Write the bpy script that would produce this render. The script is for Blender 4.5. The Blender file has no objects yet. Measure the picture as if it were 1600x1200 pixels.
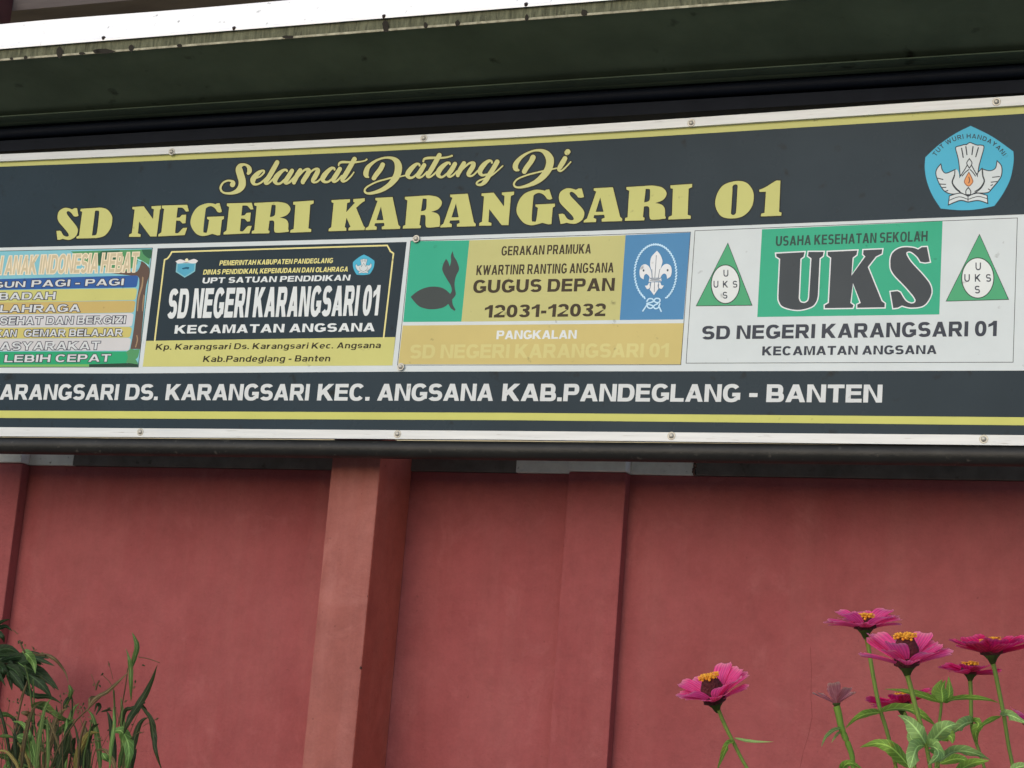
import bpy, bmesh, math, random
from mathutils import Vector, Matrix
from mathutils.geometry import tessellate_polygon
random.seed(7)
SC = bpy.context.scene
COL = SC.collection

# ------------------------------------------------------------------ camera
F = 3000.0                                   # focal length in pixels of a 1600 px wide frame
CAM = Vector((0.0, -6.6, 1.25))
_dx = Vector((7418, -21.5, -F)).normalized()             # the wall's direction seen from the camera
_dz = Vector((1171, -14700, F)); _dz = (_dz - _dx * _dz.dot(_dx)).normalized()
_dy = _dz.cross(_dx)
def world_dir(v):                                        # camera vector -> world vector
    return Vector((v.dot(_dx), v.dot(_dy), v.dot(_dz)))
cr, cd, cf = world_dir(Vector((1, 0, 0))), world_dir(Vector((0, 1, 0))), world_dir(Vector((0, 0, 1)))
cam_data = bpy.data.cameras.new('camera')
cam_data.sensor_width = 36; cam_data.lens = 36 * F / 1600
cam_data.clip_start = 0.05; cam_data.clip_end = 3000
cam = bpy.data.objects.new('camera', cam_data); COL.objects.link(cam)
m = Matrix((cr, -cd, -cf)).transposed().to_4x4(); m.translation = CAM
cam.matrix_world = m
SC.camera = cam
def at(px, py, Y=0.0):                                   # point of the upright plane y=Y seen at this place
    d = world_dir(Vector(((px - 800) / F, (py - 600) / F, 1)))
    return CAM + d * ((Y - CAM.y) / d.y)
def at_x(px, Y, py=900): return at(px, py, Y).x

# ------------------------------------------------------------------ light
world = bpy.data.worlds.new('World'); SC.world = world; world.use_nodes = True
wn = world.node_tree; bg = wn.nodes['Background']
sky = wn.nodes.new('ShaderNodeTexSky'); sky.sky_type = 'NISHITA'; sky.sun_disc = False
SUN_EL, SUN_AZ = math.radians(25), math.radians(192)     # azimuth clockwise from +Y
sky.sun_elevation = SUN_EL; sky.sun_rotation = SUN_AZ
sky.air_density = 1.0; sky.dust_density = 1.5; sky.ozone_density = 1.0
wn.links.new(sky.outputs['Color'], bg.inputs['Color']); bg.inputs['Strength'].default_value = 0.15
sun = bpy.data.lights.new('sun', 'SUN'); sun.energy = 0.8; sun.angle = math.radians(80); sun.color = (1, .985, .955)
so = bpy.data.objects.new('sun', sun); COL.objects.link(so)
sdir = Vector((math.sin(SUN_AZ) * math.cos(SUN_EL), math.cos(SUN_AZ) * math.cos(SUN_EL), math.sin(SUN_EL)))
so.rotation_euler = sdir.to_track_quat('Z', 'Y').to_euler(); so.location = (0, 0, 20)
SC.view_settings.view_transform = 'Standard'; SC.view_settings.look = 'None'
SC.view_settings.exposure = 0.18; SC.view_settings.gamma = 1; SC.view_settings.use_curve_mapping = False

# ------------------------------------------------------------------ materials
def lin(c):
    return tuple(((v / 255) / 12.92 if v / 255 <= .04045 else ((v / 255 + .055) / 1.055) ** 2.4) for v in c)
_mats = {}
def mat(name, rgb, rough=.6, var=.12, scale=6.0, bump=0.0, bscale=60.0, spec=.5, metal=0.0, stretch=(1, 1, 1),
        rgb2=None, coat=0.0, detail=6, spots=0.0, spot_rgb=(20, 20, 18), spot_scale=30, sss=0.0, coord='Object', k=1.0):
    if name in _mats: return _mats[name]
    M = bpy.data.materials.new(name); M.use_nodes = True; _mats[name] = M
    nt = M.node_tree; N = nt.nodes; L = nt.links; b = N['Principled BSDF']
    c = tuple(min(1, v * k) for v in lin(rgb))
    c2 = tuple(min(1, v * k) for v in lin(rgb2)) if rgb2 else tuple(v * (1 - var * 2) for v in c)
    tc = N.new('ShaderNodeTexCoord'); mp = N.new('ShaderNodeMapping'); mp.inputs['Scale'].default_value = stretch
    L.new(tc.outputs[coord], mp.inputs['Vector'])
    nz = N.new('ShaderNodeTexNoise'); nz.inputs['Scale'].default_value = scale; nz.inputs['Detail'].default_value = detail
    nz.inputs['Roughness'].default_value = .62
    L.new(mp.outputs[0], nz.inputs['Vector'])
    rp = N.new('ShaderNodeMapRange'); rp.inputs[1].default_value = .35; rp.inputs[2].default_value = .68
    L.new(nz.outputs['Fac'], rp.inputs[0])
    mx = N.new('ShaderNodeMix'); mx.data_type = 'RGBA'
    mx.inputs[6].default_value = (*c, 1); mx.inputs[7].default_value = (*c2, 1)
    L.new(rp.outputs[0], mx.inputs[0]); out = mx.outputs[2]
    if spots > 0:
        n2 = N.new('ShaderNodeTexNoise'); n2.inputs['Scale'].default_value = spot_scale; n2.inputs['Detail'].default_value = 4
        L.new(mp.outputs[0], n2.inputs['Vector'])
        r2 = N.new('ShaderNodeMapRange'); r2.inputs[1].default_value = .68 - spots * .2; r2.inputs[2].default_value = .78 - spots * .1
        L.new(n2.outputs['Fac'], r2.inputs[0])
        m2 = N.new('ShaderNodeMix'); m2.data_type = 'RGBA'; m2.inputs[7].default_value = (*lin(spot_rgb), 1)
        L.new(out, m2.inputs[6]); L.new(r2.outputs[0], m2.inputs[0]); out = m2.outputs[2]
    L.new(out, b.inputs['Base Color'])
    r3 = N.new('ShaderNodeMapRange'); r3.inputs[3].default_value = max(0.03, rough - .08); r3.inputs[4].default_value = min(1, rough + .08)
    L.new(nz.outputs['Fac'], r3.inputs[0]); L.new(r3.outputs[0], b.inputs['Roughness'])
    b.inputs['Metallic'].default_value = metal
    b.inputs['Specular IOR Level'].default_value = spec
    b.inputs['Coat Weight'].default_value = coat
    if sss:
        b.inputs['Subsurface Weight'].default_value = sss; b.inputs['Subsurface Radius'].default_value = (.01, .01, .01)
        b.inputs['Subsurface Scale'].default_value = .3
    if bump > 0:
        n4 = N.new('ShaderNodeTexNoise'); n4.inputs['Scale'].default_value = bscale; n4.inputs['Detail'].default_value = 5
        L.new(mp.outputs[0], n4.inputs['Vector'])
        bp = N.new('ShaderNodeBump'); bp.inputs['Strength'].default_value = bump; bp.inputs['Distance'].default_value = .01
        L.new(n4.outputs['Fac'], bp.inputs['Height']); L.new(bp.outputs[0], b.inputs['Normal'])
    return M
def vinyl(name, rgb, k=1.1, rough=.33, var=.03):        # printed vinyl colours
    return mat('vinyl ' + name, rgb, rough=rough, var=var, scale=5, spec=.14, k=k, spots=.06, spot_rgb=tuple(v * .72 for v in rgb), spot_scale=22)

def translucent(M, f):
    nt = M.node_tree; N = nt.nodes; L = nt.links; b = N['Principled BSDF']; o = N['Material Output']
    t = N.new('ShaderNodeBsdfTranslucent'); mx = N.new('ShaderNodeMixShader'); mx.inputs[0].default_value = f
    L.new(b.inputs['Base Color'].links[0].from_socket, t.inputs['Color'])
    L.new(b.outputs[0], mx.inputs[1]); L.new(t.outputs[0], mx.inputs[2]); L.new(mx.outputs[0], o.inputs['Surface'])
    return M
# ------------------------------------------------------------------ object helpers
def empty(name, loc=(0, 0, 0)):
    o = bpy.data.objects.new(name, None); COL.objects.link(o); o.location = loc; o.empty_display_size = .1
    return o
def tag(o, label=None, cat=None, group=None, kind=None):
    if label: o['label'] = label
    if cat: o['category'] = cat
    if group: o['group'] = group
    if kind: o['kind'] = kind
    return o
def link(name, me, parent=None, label=None):
    o = bpy.data.objects.new(name, me); COL.objects.link(o)
    if parent is not None:
        p = parent; off = Vector((0, 0, 0))
        while p is not None: off += p.location; p = p.parent
        o.parent = parent
        o.location = -off                               # meshes are written in world coordinates
    if label: o['label'] = label
    return o
def mesh(name, verts, faces, mats, parent=None, idx=None, smooth=False, label=None):
    me = bpy.data.meshes.new(name); me.from_pydata([tuple(v) for v in verts], [], faces)
    for mm in (mats if isinstance(mats, (list, tuple)) else [mats]): me.materials.append(mm)
    if idx: me.polygons.foreach_set('material_index', idx)
    if smooth: me.polygons.foreach_set('use_smooth', [True] * len(me.polygons))
    me.update()
    return link(name, me, parent, label)
def box(name, x0, x1, y0, y1, z0, z1, mats, parent=None, bevel=.004, label=None, cuts=0):
    bm = bmesh.new(); bmesh.ops.create_cube(bm, size=1)
    for v in bm.verts:
        v.co = Vector(((x0 + x1) / 2 + v.co.x * (x1 - x0), (y0 + y1) / 2 + v.co.y * (y1 - y0), (z0 + z1) / 2 + v.co.z * (z1 - z0)))
    if bevel: bmesh.ops.bevel(bm, geom=bm.edges[:], offset=bevel, segments=2, affect='EDGES', profile=.6)
    me = bpy.data.meshes.new(name); bm.to_mesh(me); bm.free(); me.materials.append(mats)
    return link(name, me, parent, label)
def sweep(name, path, radii, mats, parent=None, n=10, label=None):       # tube along points
    V, Fc = [], []
    N = len(path)
    for i, p in enumerate(path):
        t = (path[min(i + 1, N - 1)] - path[max(i - 1, 0)]).normalized()
        a = t.cross(Vector((0, 0, 1)) if abs(t.z) < .9 else Vector((0, 1, 0))).normalized(); b = t.cross(a)
        for j in range(n):
            q = 2 * math.pi * j / n
            V.append(p + (a * math.cos(q) + b * math.sin(q)) * radii[i])
    for i in range(N - 1):
        for j in range(n):
            Fc.append((i * n + j, i * n + (j + 1) % n, (i + 1) * n + (j + 1) % n, (i + 1) * n + j))
    Fc.append(tuple(range(n))[::-1]); Fc.append(tuple((N - 1) * n + j for j in range(n)))
    return mesh(name, V, Fc, mats, parent, smooth=True, label=label)

# ------------------------------------------------------------------ outlines
def spline(pts, closed=True, seg=6):
    """points (x,y) are corners, (x,y,1) lie on a smooth curve"""
    n = len(pts); out = []
    rng = range(n if closed else n - 1)
    P = [Vector((p[0], p[1])) for p in pts]; s = [len(p) > 2 for p in pts]
    for i in rng:
        j = (i + 1) % n
        if not s[i] and not s[j]: out.append(P[i]); continue
        p0 = P[i - 1] if s[i] else P[i] * 2 - P[j]
        p3 = P[(j + 1) % n] if s[j] else P[j] * 2 - P[i]
        if not s[i]: p0 = P[i]
        if not s[j]: p3 = P[j]
        for q in range(seg):
            t = q / seg
            out.append(.5 * ((2 * P[i]) + (P[j] - p0) * t + (2 * p0 - 5 * P[i] + 4 * P[j] - p3) * t * t + (3 * P[i] - p0 - 3 * P[j] + p3) * t ** 3))
    if not closed: out.append(P[-1])
    return out
def area(l): return sum(l[i - 1].x * l[i].y - l[i].x * l[i - 1].y for i in range(len(l))) / 2
def clean(l):
    out = []
    for p in l:
        if not out or (p - out[-1]).length > 1e-5: out.append(p)
    if len(out) > 1 and (out[0] - out[-1]).length < 1e-5: out.pop()
    return out
def grow(loops, d):
    """outer loop grows, holes shrink"""
    res = []
    for k, l in enumerate(loops):
        l = clean(l); n = len(l); s = 1 if area(l) > 0 else -1
        if k: s = -s
        o = []
        for i in range(n):
            e1 = (l[i] - l[i - 1]).normalized(); e2 = (l[(i + 1) % n] - l[i]).normalized()
            n1 = Vector((e1.y, -e1.x)) * s; n2 = Vector((e2.y, -e2.x)) * s
            h = n1 + n2
            if h.length < 1e-4: o.append(l[i] + n1 * d); continue
            h.normalize(); o.append(l[i] + h * d / max(.55, h.dot(n1)))
        res.append(o)
    return res
class Print:
    """flat print made of thin sheets; every piece lies a hair in front of the one before"""
    def __init__(s, base=.004, auto=None, word='printed'): s.V = []; s.F = []; s.I = []; s.M = []; s.off = s.base0 = base; s.auto = auto; s.word = word
    def mi(s, m):
        if m not in s.M: s.M.append(m)
        return s.M.index(m)
    def poly(s, loops, m, step=1e-5):
        if not isinstance(loops[0], (list, tuple)): loops = [loops]
        loops = [clean([Vector((p[0], p[1])) for p in l]) for l in loops]
        tri = tessellate_polygon([[Vector((p.x, p.y, 0)) for p in l] for l in loops])
        b = len(s.V); flat = [p for l in loops for p in l]
        for p in flat: s.V.append(at(p.x, p.y, -s.off))
        k = s.mi(m)
        for t in tri:
            a, c, d = (flat[i] for i in t)
            cr_ = (c - a).x * (d - a).y - (c - a).y * (d - a).x
            if abs(cr_) < 1e-9: continue
            t = tuple(b + i for i in t)
            s.F.append(t if cr_ < 0 else t[::-1]); s.I.append(k)
        s.off += step
    def ribbon(s, pts, m, extra=0.0, caps=True, seg=5):
        """pts (x, y, width) in pixels"""
        n = len(pts); P = []
        for i in range(n - 1):
            p0, p1, p2, p3 = (pts[max(i - 1, 0)], pts[i], pts[i + 1], pts[min(i + 2, n - 1)])
            for q in range(seg):
                t = q / seg
                P.append([.5 * (2 * p1[c] + (p2[c] - p0[c]) * t + (2 * p0[c] - 5 * p1[c] + 4 * p2[c] - p3[c]) * t * t + (3 * p1[c] - p0[c] - 3 * p2[c] + p3[c]) * t ** 3) for c in range(3)])
        P.append(list(pts[-1]))
        k = s.mi(m); b = len(s.V); N = len(P)
        for i, p in enumerate(P):
            a, c = P[max(i - 1, 0)], P[min(i + 1, N - 1)]
            d = Vector((c[0] - a[0], c[1] - a[1])); d = d.normalized() if d.length > 1e-6 else Vector((1, 0))
            nn = Vector((-d.y, d.x)) * (p[2] / 2 + extra); o = s.off + 1e-5 * i / N
            s.V.append(at(p[0] + nn.x, p[1] + nn.y, -o)); s.V.append(at(p[0] - nn.x, p[1] - nn.y, -o))
        for i in range(N - 1):
            s.F.append((b + 2 * i, b + 2 * i + 1, b + 2 * i + 3, b + 2 * i + 2)); s.I.append(k)
        s.off += 1.2e-5
        if caps:
            for p in (P[0], P[-1]):
                r = p[2] / 2 + extra
                s.poly([[(p[0] + r * math.cos(a * math.pi / 7), p[1] + r * math.sin(a * math.pi / 7)) for a in range(14)]], m, 3e-6)
    def build(s, name, parent, label=None): return mesh(name, s.V, s.F, s.M, parent, s.I, label=label)

# ------------------------------------------------------------------ sans lettering (cap height 1), s = stem, t = bar
def R(x0, y0, x1, y1): return [[(x0, y0), (x1, y0), (x1, y1), (x0, y1)]]
def Pg(*p): return [list(p)]
def ring(cx, cy, rx, ry, tx, ty, a0=0, a1=360, n=2.35):
    def pt(a, rx, ry):
        c, q = math.cos(math.radians(a)), math.sin(math.radians(a))
        return (cx + rx * math.copysign(abs(c) ** (2 / n), c), cy + ry * math.copysign(abs(q) ** (2 / n), q))
    if a1 - a0 >= 359.9:
        st = 28
        return [[pt(360 * i / st, rx, ry) for i in range(st)], [pt(360 * i / st, rx - tx, ry - ty) for i in range(st)]]
    st = max(5, int((a1 - a0) / 13)); A = [a0 + (a1 - a0) * i / st for i in range(st + 1)]
    return [[pt(a, rx, ry) for a in A] + [pt(a, rx - tx, ry - ty) for a in A[::-1]]]
def glyph(ch, s, t):
    e = s - .2; D = {}
    w = {'A': 1.0, 'B': .88, 'C': .92, 'D': .93, 'E': .8, 'F': .76, 'G': .98, 'H': .94, 'I': s, 'J': .72, 'K': .98, 'L': .74, 'M': 1.12,
         'N': .95, 'O': 1.0, 'P': .86, 'R': .95, 'S': .86, 'T': .84, 'U': .92, 'W': 1.4, 'Y': .95, 'Z': .82, '0': .78, '1': .56, '2': .78,
         '3': .78, ' ': .36, '.': s, ',': s, '-': .42, 'a': .72, 'p': .76, 'r': .5, 'n': .72, 'g': .76, 's': .68, 'i': s, 'e': .74,
         'c': .7, 'b': .76, 'd': .76, 'o': .76, 'l': s, 't': .46}[ch]
    if ch not in 'I.,il -': w += e * .9
    x = .74
    if ch == 'A':
        a = s * 1.15; yi = (w / 2 - 1.05 * s) / (w / 2 - a / 2)
        return w, [Pg((0, 0), (1.05 * s, 0), (w / 2, yi), (w / 2, 1), (w / 2 - a / 2, 1)), Pg((w, 0), (w - 1.05 * s, 0), (w / 2, yi), (w / 2, 1), (w / 2 + a / 2, 1)),
                   R(.26 * w, .19, .74 * w, .19 + t * .85)]
    if ch in 'BPR':
        ys = .46; hb = ys + t / 2; ht = ys - t / 2
        rt = (1 - ht) / 2; out = [R(0, 0, s, 1)]; wt = w * (.94 if ch == 'B' else 1) if ch != 'R' else w * .94
        x1 = wt - .3
        out += [R(s * .9, 1 - t, x1, 1), R(s * .9, ht, x1, hb), ring(x1, 1 - rt, .3, rt, s, t, -90, 90)]
        if ch == 'B': rb = hb / 2; out += [R(s * .9, 0, w - .32, t), ring(w - .32, rb, .32, rb, s, t, -90, 90)]
        if ch == 'R': out += [Pg((w * .42, ht + .03), (w * .42 + s * 1.05, ht + .06), (w, 0), (w - s * 1.15, 0))]
        return w, out
    if ch in 'CGO0':
        r = [0, 360] if ch in 'O0' else [38, 318] if ch == 'C' else [38, 330]
        if ch in 'CG':
            out = [ring(w / 2, .5, w / 2, .52, s, t, 38, 322)]
            if ch == 'G': out += [R(w - s, .12, w, .52), R(w * .54, .52 - t, w - s * .9, .52)]
            return w, out
        return w, [ring(w / 2, .5, w / 2, .51, s, t)]
    if ch == 'D': return w, [R(0, 0, s, 1), R(s * .9, 1 - t, w - .45, 1), R(s * .9, 0, w - .45, t), ring(w - .46, .5, .46, .5, s, t, -90, 90)]
    if ch == 'E': return w, [R(0, 0, s, 1), R(s * .9, 0, w, t), R(s * .9, .5 - t / 2 + .02, w * .94, .52 + t / 2), R(s * .9, 1 - t, w * .98, 1)]
    if ch == 'H': return w, [R(0, 0, s, 1), R(w - s, 0, w, 1), R(s * .9, .5 - t / 2, w - s * .9, .5 + t / 2 + .03)]
    if ch in 'Il': return w, [R(0, 0, s, 1)]
    if ch == 'J': return w, [R(w - s, .3, w, 1), ring(w / 2, .3, w / 2, .32, s, t, 180, 360)]
    if ch == 'K': return w, [R(0, 0, s, 1), Pg((s * .9, .26), (w * .98, 1), (w * .98 - 1.3 * s, 1), (s * .9, .60)), Pg((w, 0), (w - 1.22 * s, 0), (s + .06, .44), (s + .06 + .62 * s, .70))]
    if ch == 'L': return w, [R(0, 0, s, 1), R(s * .9, 0, w, t)]
    if ch == 'M':
        q = s * .95
        return w, [R(0, 0, q, 1), R(w - q, 0, w, 1), Pg((q * .9, 1), (s * 1.3, 1), (w / 2 + s * .36, 0), (w / 2 - s * .36, 0)), Pg((w - q * .9, 1), (w - s * 1.3, 1), (w / 2 - s * .36, 0), (w / 2 + s * .36, 0))]
    if ch == 'N': return w, [R(0, 0, s * .97, 1), R(w - s * .97, 0, w, 1), Pg((.5 * s, 1), (s * 1.15, 1), (w - .5 * s, 0), (w - s * 1.15, 0))]
    if ch == 'S':
        r = (1 + t) / 4 + .01
        return w, [ring(w / 2, 1.01 - r, w / 2 - .01, r, s, t, 28, 270), ring(w / 2, r - .01, w / 2, r, s, t, -152, 90)]
    if ch == 'T': return w, [R(0, 1 - t, w, 1), R(w / 2 - s / 2, 0, w / 2 + s / 2, 1 - t * .9)]
    if ch == 'U': return w, [R(0, .42, s, 1), R(w - s, .42, w, 1), ring(w / 2, .42, w / 2, .44, s, t, 180, 360)]
    if ch == 'W':
        a = s * .95; q = w / 2
        o = []
        for x0 in (0, q - a / 2):
            o += [Pg((x0, 1), (x0 + a, 1), (x0 + q / 2 + a / 2 + .02, 0), (x0 + q / 2 - a / 2 + .02, 0))]
            x1 = x0 + q + a / 2 if x0 == 0 else w
            o += [Pg((x1, 1), (x1 - a, 1), (x0 + q / 2 - a / 2 + .02, 0), (x0 + q / 2 + a / 2 + .02, 0))]
        return w, o
    if ch == 'Y': return w, [R(w / 2 - s / 2, 0, w / 2 + s / 2, .45), Pg((0, 1), (s * 1.2, 1), (w / 2 + s / 2, .4), (w / 2 - s / 2, .4)), Pg((w, 1), (w - s * 1.2, 1), (w / 2 - s / 2, .4), (w / 2 + s / 2, .4))]
    if ch == 'Z': return w, [R(0, 0, w, t), R(.03, 1 - t, w - .02, 1), Pg((0, t * .9), (s * 1.4, t * .9), (w - .02, 1 - t * .9), (w - s * 1.4, 1 - t * .9))]
    if ch == '1': return w, [R(w - s, 0, w, 1), Pg((w - s * .9, 1), (w - s * .9, .72), (0, .58), (0, .78), (w * .35, .86))]
    if ch == '2': return w, [ring(w / 2, .7, w / 2, .31, s, t, -35, 165), R(0, 0, w, t), Pg((0, t * .9), (s * 1.35, t * .9), (w * .93, .56), (w * .93 - s * .95, .46))]
    if ch == '3': return w, [ring(w / 2, .745, w / 2 - .02, .265, s, t * .92, -88, 165), ring(w / 2, .275, w / 2, .285, s, t * .92, -165, 88), R(w * .34, .47, w * .6, .47 + t * .9)]
    if ch == '.': return w, [R(0, 0, s, s * .8)]
    if ch == ',': return w, [Pg((0, 0), (s * .2, -.2), (s * .6, -.2), (s, 0), (s, s * .8), (0, s * .8))]
    if ch == '-': return w, [R(0, .28, w, .28 + t * 1.1)]
    if ch == ' ': return w, []
    tt = t * .9
    if ch == 'a': return w, [R(w - s, 0, w, .5), ring(w / 2, .46, w / 2, x - .46, s, tt, 0, 155), ring(w / 2 - .02, .21, w / 2 - .02, .22, s * .9, tt, 60, 345), R(w * .4, .30, w - s * .9, .30 + tt)]
    if ch in 'bdpgo':
        o = [ring(w / 2, x / 2, w / 2, x / 2 + .01, s, tt)]
        if ch == 'b': o += [R(0, 0, s * .96, 1)]
        if ch == 'd': o += [R(w - s * .96, 0, w, 1)]
        if ch == 'p': o += [R(0, -.27, s * .96, x)]
        if ch == 'g': o += [R(w - s * .96, -.05, w, x), ring(w / 2, -.05, w / 2, .24, s, tt * .9, 200, 360)]
        return w, o
    if ch == 'c': return w, [ring(w / 2, x / 2, w / 2, x / 2 + .01, s, tt, 42, 318)]
    if ch == 'e': return w, [ring(w / 2, x / 2, w / 2, x / 2 + .01, s, tt, 0, 322), R(s * .8, x / 2 - tt * .45, w - .01, x / 2 + tt * .35)]
    if ch == 'i': return w, [R(0, 0, s, x), R(0, .84, s, 1.02)]
    if ch == 'n': return w, [R(0, 0, s, x), R(w - s, 0, w, .42), ring(w / 2, .42, w / 2, x - .42, s, tt, 0, 150)]
    if ch == 'r': return w, [R(0, 0, s, x), ring(w * .9, .36, w * .75, x - .36, s, tt, 90, 180)]
    if ch == 's':
        r = (x + tt) / 4 + .01
        return w, [ring(w / 2, x - r, w / 2, r, s * .95, tt, 28, 270), ring(w / 2, r, w / 2, r, s * .95, tt, -152, 90)]
    if ch == 't': return w, [R(w * .22, .0, w * .22 + s, .93), R(0, x - tt, w, x), R(w * .22 + s * .8, 0, w, tt)]
def lean(x): return .123 - (x - 231) * 6.86e-5
def text(P, s, x0, x1, left, right, m, weight='black', edge=None, edge_px=1.2, gap=None, slant=0.0, space=None):
    """left/right = (y of cap top, y of baseline) at both ends"""
    st, tb = {'black': (.275, .205), 'bold': (.22, .17), 'cond': (.29, .165), 'condblack': (.35, .2), 'medium': (.16, .14)}[weight]
    gap = {'black': .07, 'bold': .1, 'medium': .16}[weight] if gap is None else gap
    X = 0; out = []
    for c in s:
        w, pcs = glyph(c, st, tb)
        if c == ' ': X += (space or .36); continue
        out.append((X, pcs)); X += w + gap
    W = X - gap
    def put(u, v):
        a = u / W; xb = x0 + (x1 - x0) * a
        yb = left[1] + (right[1] - left[1]) * a; yt = left[0] + (right[0] - left[0]) * a
        return Vector((xb + (yb - yt) * v * (lean(xb) + slant), yb + (yt - yb) * v))
    base = P.off
    L = [(g, i, [[put(X + p[0], p[1]) for p in l] for l in pc]) for g, (X, pcs) in enumerate(out) for i, pc in enumerate(pcs)]
    if edge is not None:
        for g, i, pc in L: P.off = base + (i + 6 * (g % 2)) * 1e-5; P.poly(grow(pc, edge_px), edge)
        base += 1.4e-4
    for g, i, pc in L: P.off = base + i * 1e-5; P.poly(pc, m)
    P.off = base + 6e-5
    if P.auto:
        P.build('lettering', P.auto, P.word + ' lettering reading ' + s); P.V, P.F, P.I, P.M = [], [], [], []; P.off = P.base0

# ------------------------------------------------------------------ slab lettering, outlines with (x, y) corners and (x, y, 1) curves
SLAB = {
 'N': (.122, .027, [[(60,200),(240,190),(385,405),(400,240),(362,225),(362,190),(545,180),(540,225),(495,245),(440,690),(340,690),(165,440),(145,640),(190,655),(185,695),(5,695),(10,655),(50,635),(95,245),(58,235)]]),
 'E': (.122, .027, [[(565,180),(965,170),(990,275),(945,280),(900,225,1),(865,214,1),(815,215),(795,380),(845,375),(880,335),(948,330),(935,470),(890,475),(850,430),(790,425),(770,630),(820,630,1),(880,565,1),(905,548),(962,545),(922,665),(505,685),(510,650),(555,620),(600,235),(565,220)]]),
 'G': (.122, .027, [[(1515,135),(1555,275),(1520,290),(1480,280),(1430,215,1),(1360,185,1),(1290,212,1),(1270,270,1),(1235,580,1),(1265,615,1),(1300,600,1),(1335,410),(1300,390),(1300,360),(1590,350),(1590,390),(1555,410),(1525,655),(1480,660),(1390,635),(1300,660,1),(1210,670,1),(1110,630,1),(1030,520,1),(1015,420,1),(1060,290,1),(1150,190,1),(1290,140,1),(1380,140,1),(1450,155),(1465,140)]]),
 'K': (.105, .025, [[(135,190),(445,180),(440,230),(395,245),(380,395),(525,240),(498,225),(500,180),(690,170),(690,215),(650,235),(545,325),(670,625),(700,655),(700,690),(415,695),(420,655),(450,635),(385,485),(355,640),(380,655),(380,700),(85,705),(90,665),(130,640),(170,240),(135,225)]]),
 'A': (.105, .025, [[(880,165),(1160,155),(1250,610),(1280,640),(1275,675),(980,680),(980,640),(1025,620),(1020,575),(872,580),(860,620),(900,640),(895,685),(715,690),(720,660),(765,630),(915,215),(880,200)],[(970,305),(1010,530),(895,530)]]),
 'S': (.085, .03, [[(385,130),(415,235),(375,245),(340,240),(300,195,1),(255,170,1),(228,185,1),(245,225,1),(330,310,1),(400,385,1),(418,440,1),(390,510,1),(310,555,1),(240,555,1),(190,545),(150,555),(110,560),(85,440),(135,435),(160,445),(195,495,1),(245,515,1),(280,505,1),(265,465,1),(190,390,1),(110,310,1),(88,240,1),(110,170,1),(180,130,1),(250,130,1),(310,148),(345,130)]]),
 'R': (.085, .03, [[(945,110),(1250,95),(1300,97,1),(1400,120,1),(1455,190,1),(1410,270,1),(1310,308),(1390,330,1),(1428,380,1),(1430,470),(1440,480),(1435,500),(1270,512,1),(1235,480,1),(1233,380,1),(1215,348,1),(1165,350),(1150,480),(1172,490),(1165,520),(920,525),(925,490),(955,480),(980,155),(945,140)],[(1190,135),(1238,138,1),(1245,160,1),(1240,260,1),(1215,290,1),(1168,300)]]),
 'I': (.09, .03, [[(320,135),(550,122),(548,155),(512,170),(495,440),(527,450),(525,480),(290,488),(295,460),(330,445),(345,170),(320,165)]]),
 '0': (.06, .0, [[(1000,100,1),(1110,125,1),(1178,220,1),(1165,350,1),(1080,440,1),(960,465,1),(840,440,1),(778,340,1),(790,230,1),(860,135,1)],[(958,150,1),(985,132,1),(1010,145,1),(1008,200,1),(998,380,1),(990,418,1),(965,432,1),(942,418,1),(944,380,1),(955,200,1)]]),
 '1': (.06, .03, [[(1460,75),(1445,400),(1475,410),(1470,440),(1232,448),(1235,420),(1275,410),(1290,190),(1215,192),(1212,170),(1280,145,1),(1400,80,1),(1430,75)]]),
 'D': (.122, .027, [[(610,220),(900,205),(1020,200,1),(1150,235,1),(1240,340,1),(1262,450,1),(1225,620,1),(1110,770,1),(950,820,1),(900,822),(530,830),(525,795),(580,770),(640,280),(600,265)],[(905,262),(960,262,1),(990,310,1),(950,690,1),(915,760,1),(845,770)]]),
}
def slab(P, row, base, top, m, edge, edge_px):
    """row = (letter, x0, x1 at the baseline); base/top give y for an x"""
    for ch, x0, x1 in row:
        ln, k, loops = SLAB[ch]
        L = [spline(l, seg=5) for l in loops]
        L = [[Vector((p.x + ln * p.y, p.y + k * p.x)) for p in l] for l in L]
        xs = [p.x for p in L[0]]; ys = [p.y for p in L[0]]
        a, b, c, d = min(xs), max(xs), min(ys), max(ys)
        o = .03 if ch in 'SG0' else 0
        out = []
        for l in L:
            q = []
            for p in l:
                u = (p.x - a) / (b - a); v = (d - p.y) / (d - c) * (1 + 2 * o) - o
                xb = x0 + (x1 - x0) * u; h = base(xb) - top(xb)
                q.append(Vector((xb + h * v * lean(xb), base(xb) - h * v)))
            out.append(q)
        P.poly(grow(out, edge_px), edge); P.off += 1e-5; P.poly(out, m)
def interp(*pts):
    def f(x):
        for (a, ya), (b, yb) in zip(pts, pts[1:]):
            if x <= b or (b, yb) == pts[-1]: return ya + (yb - ya) * (x - a) / (b - a)
    return f

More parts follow.
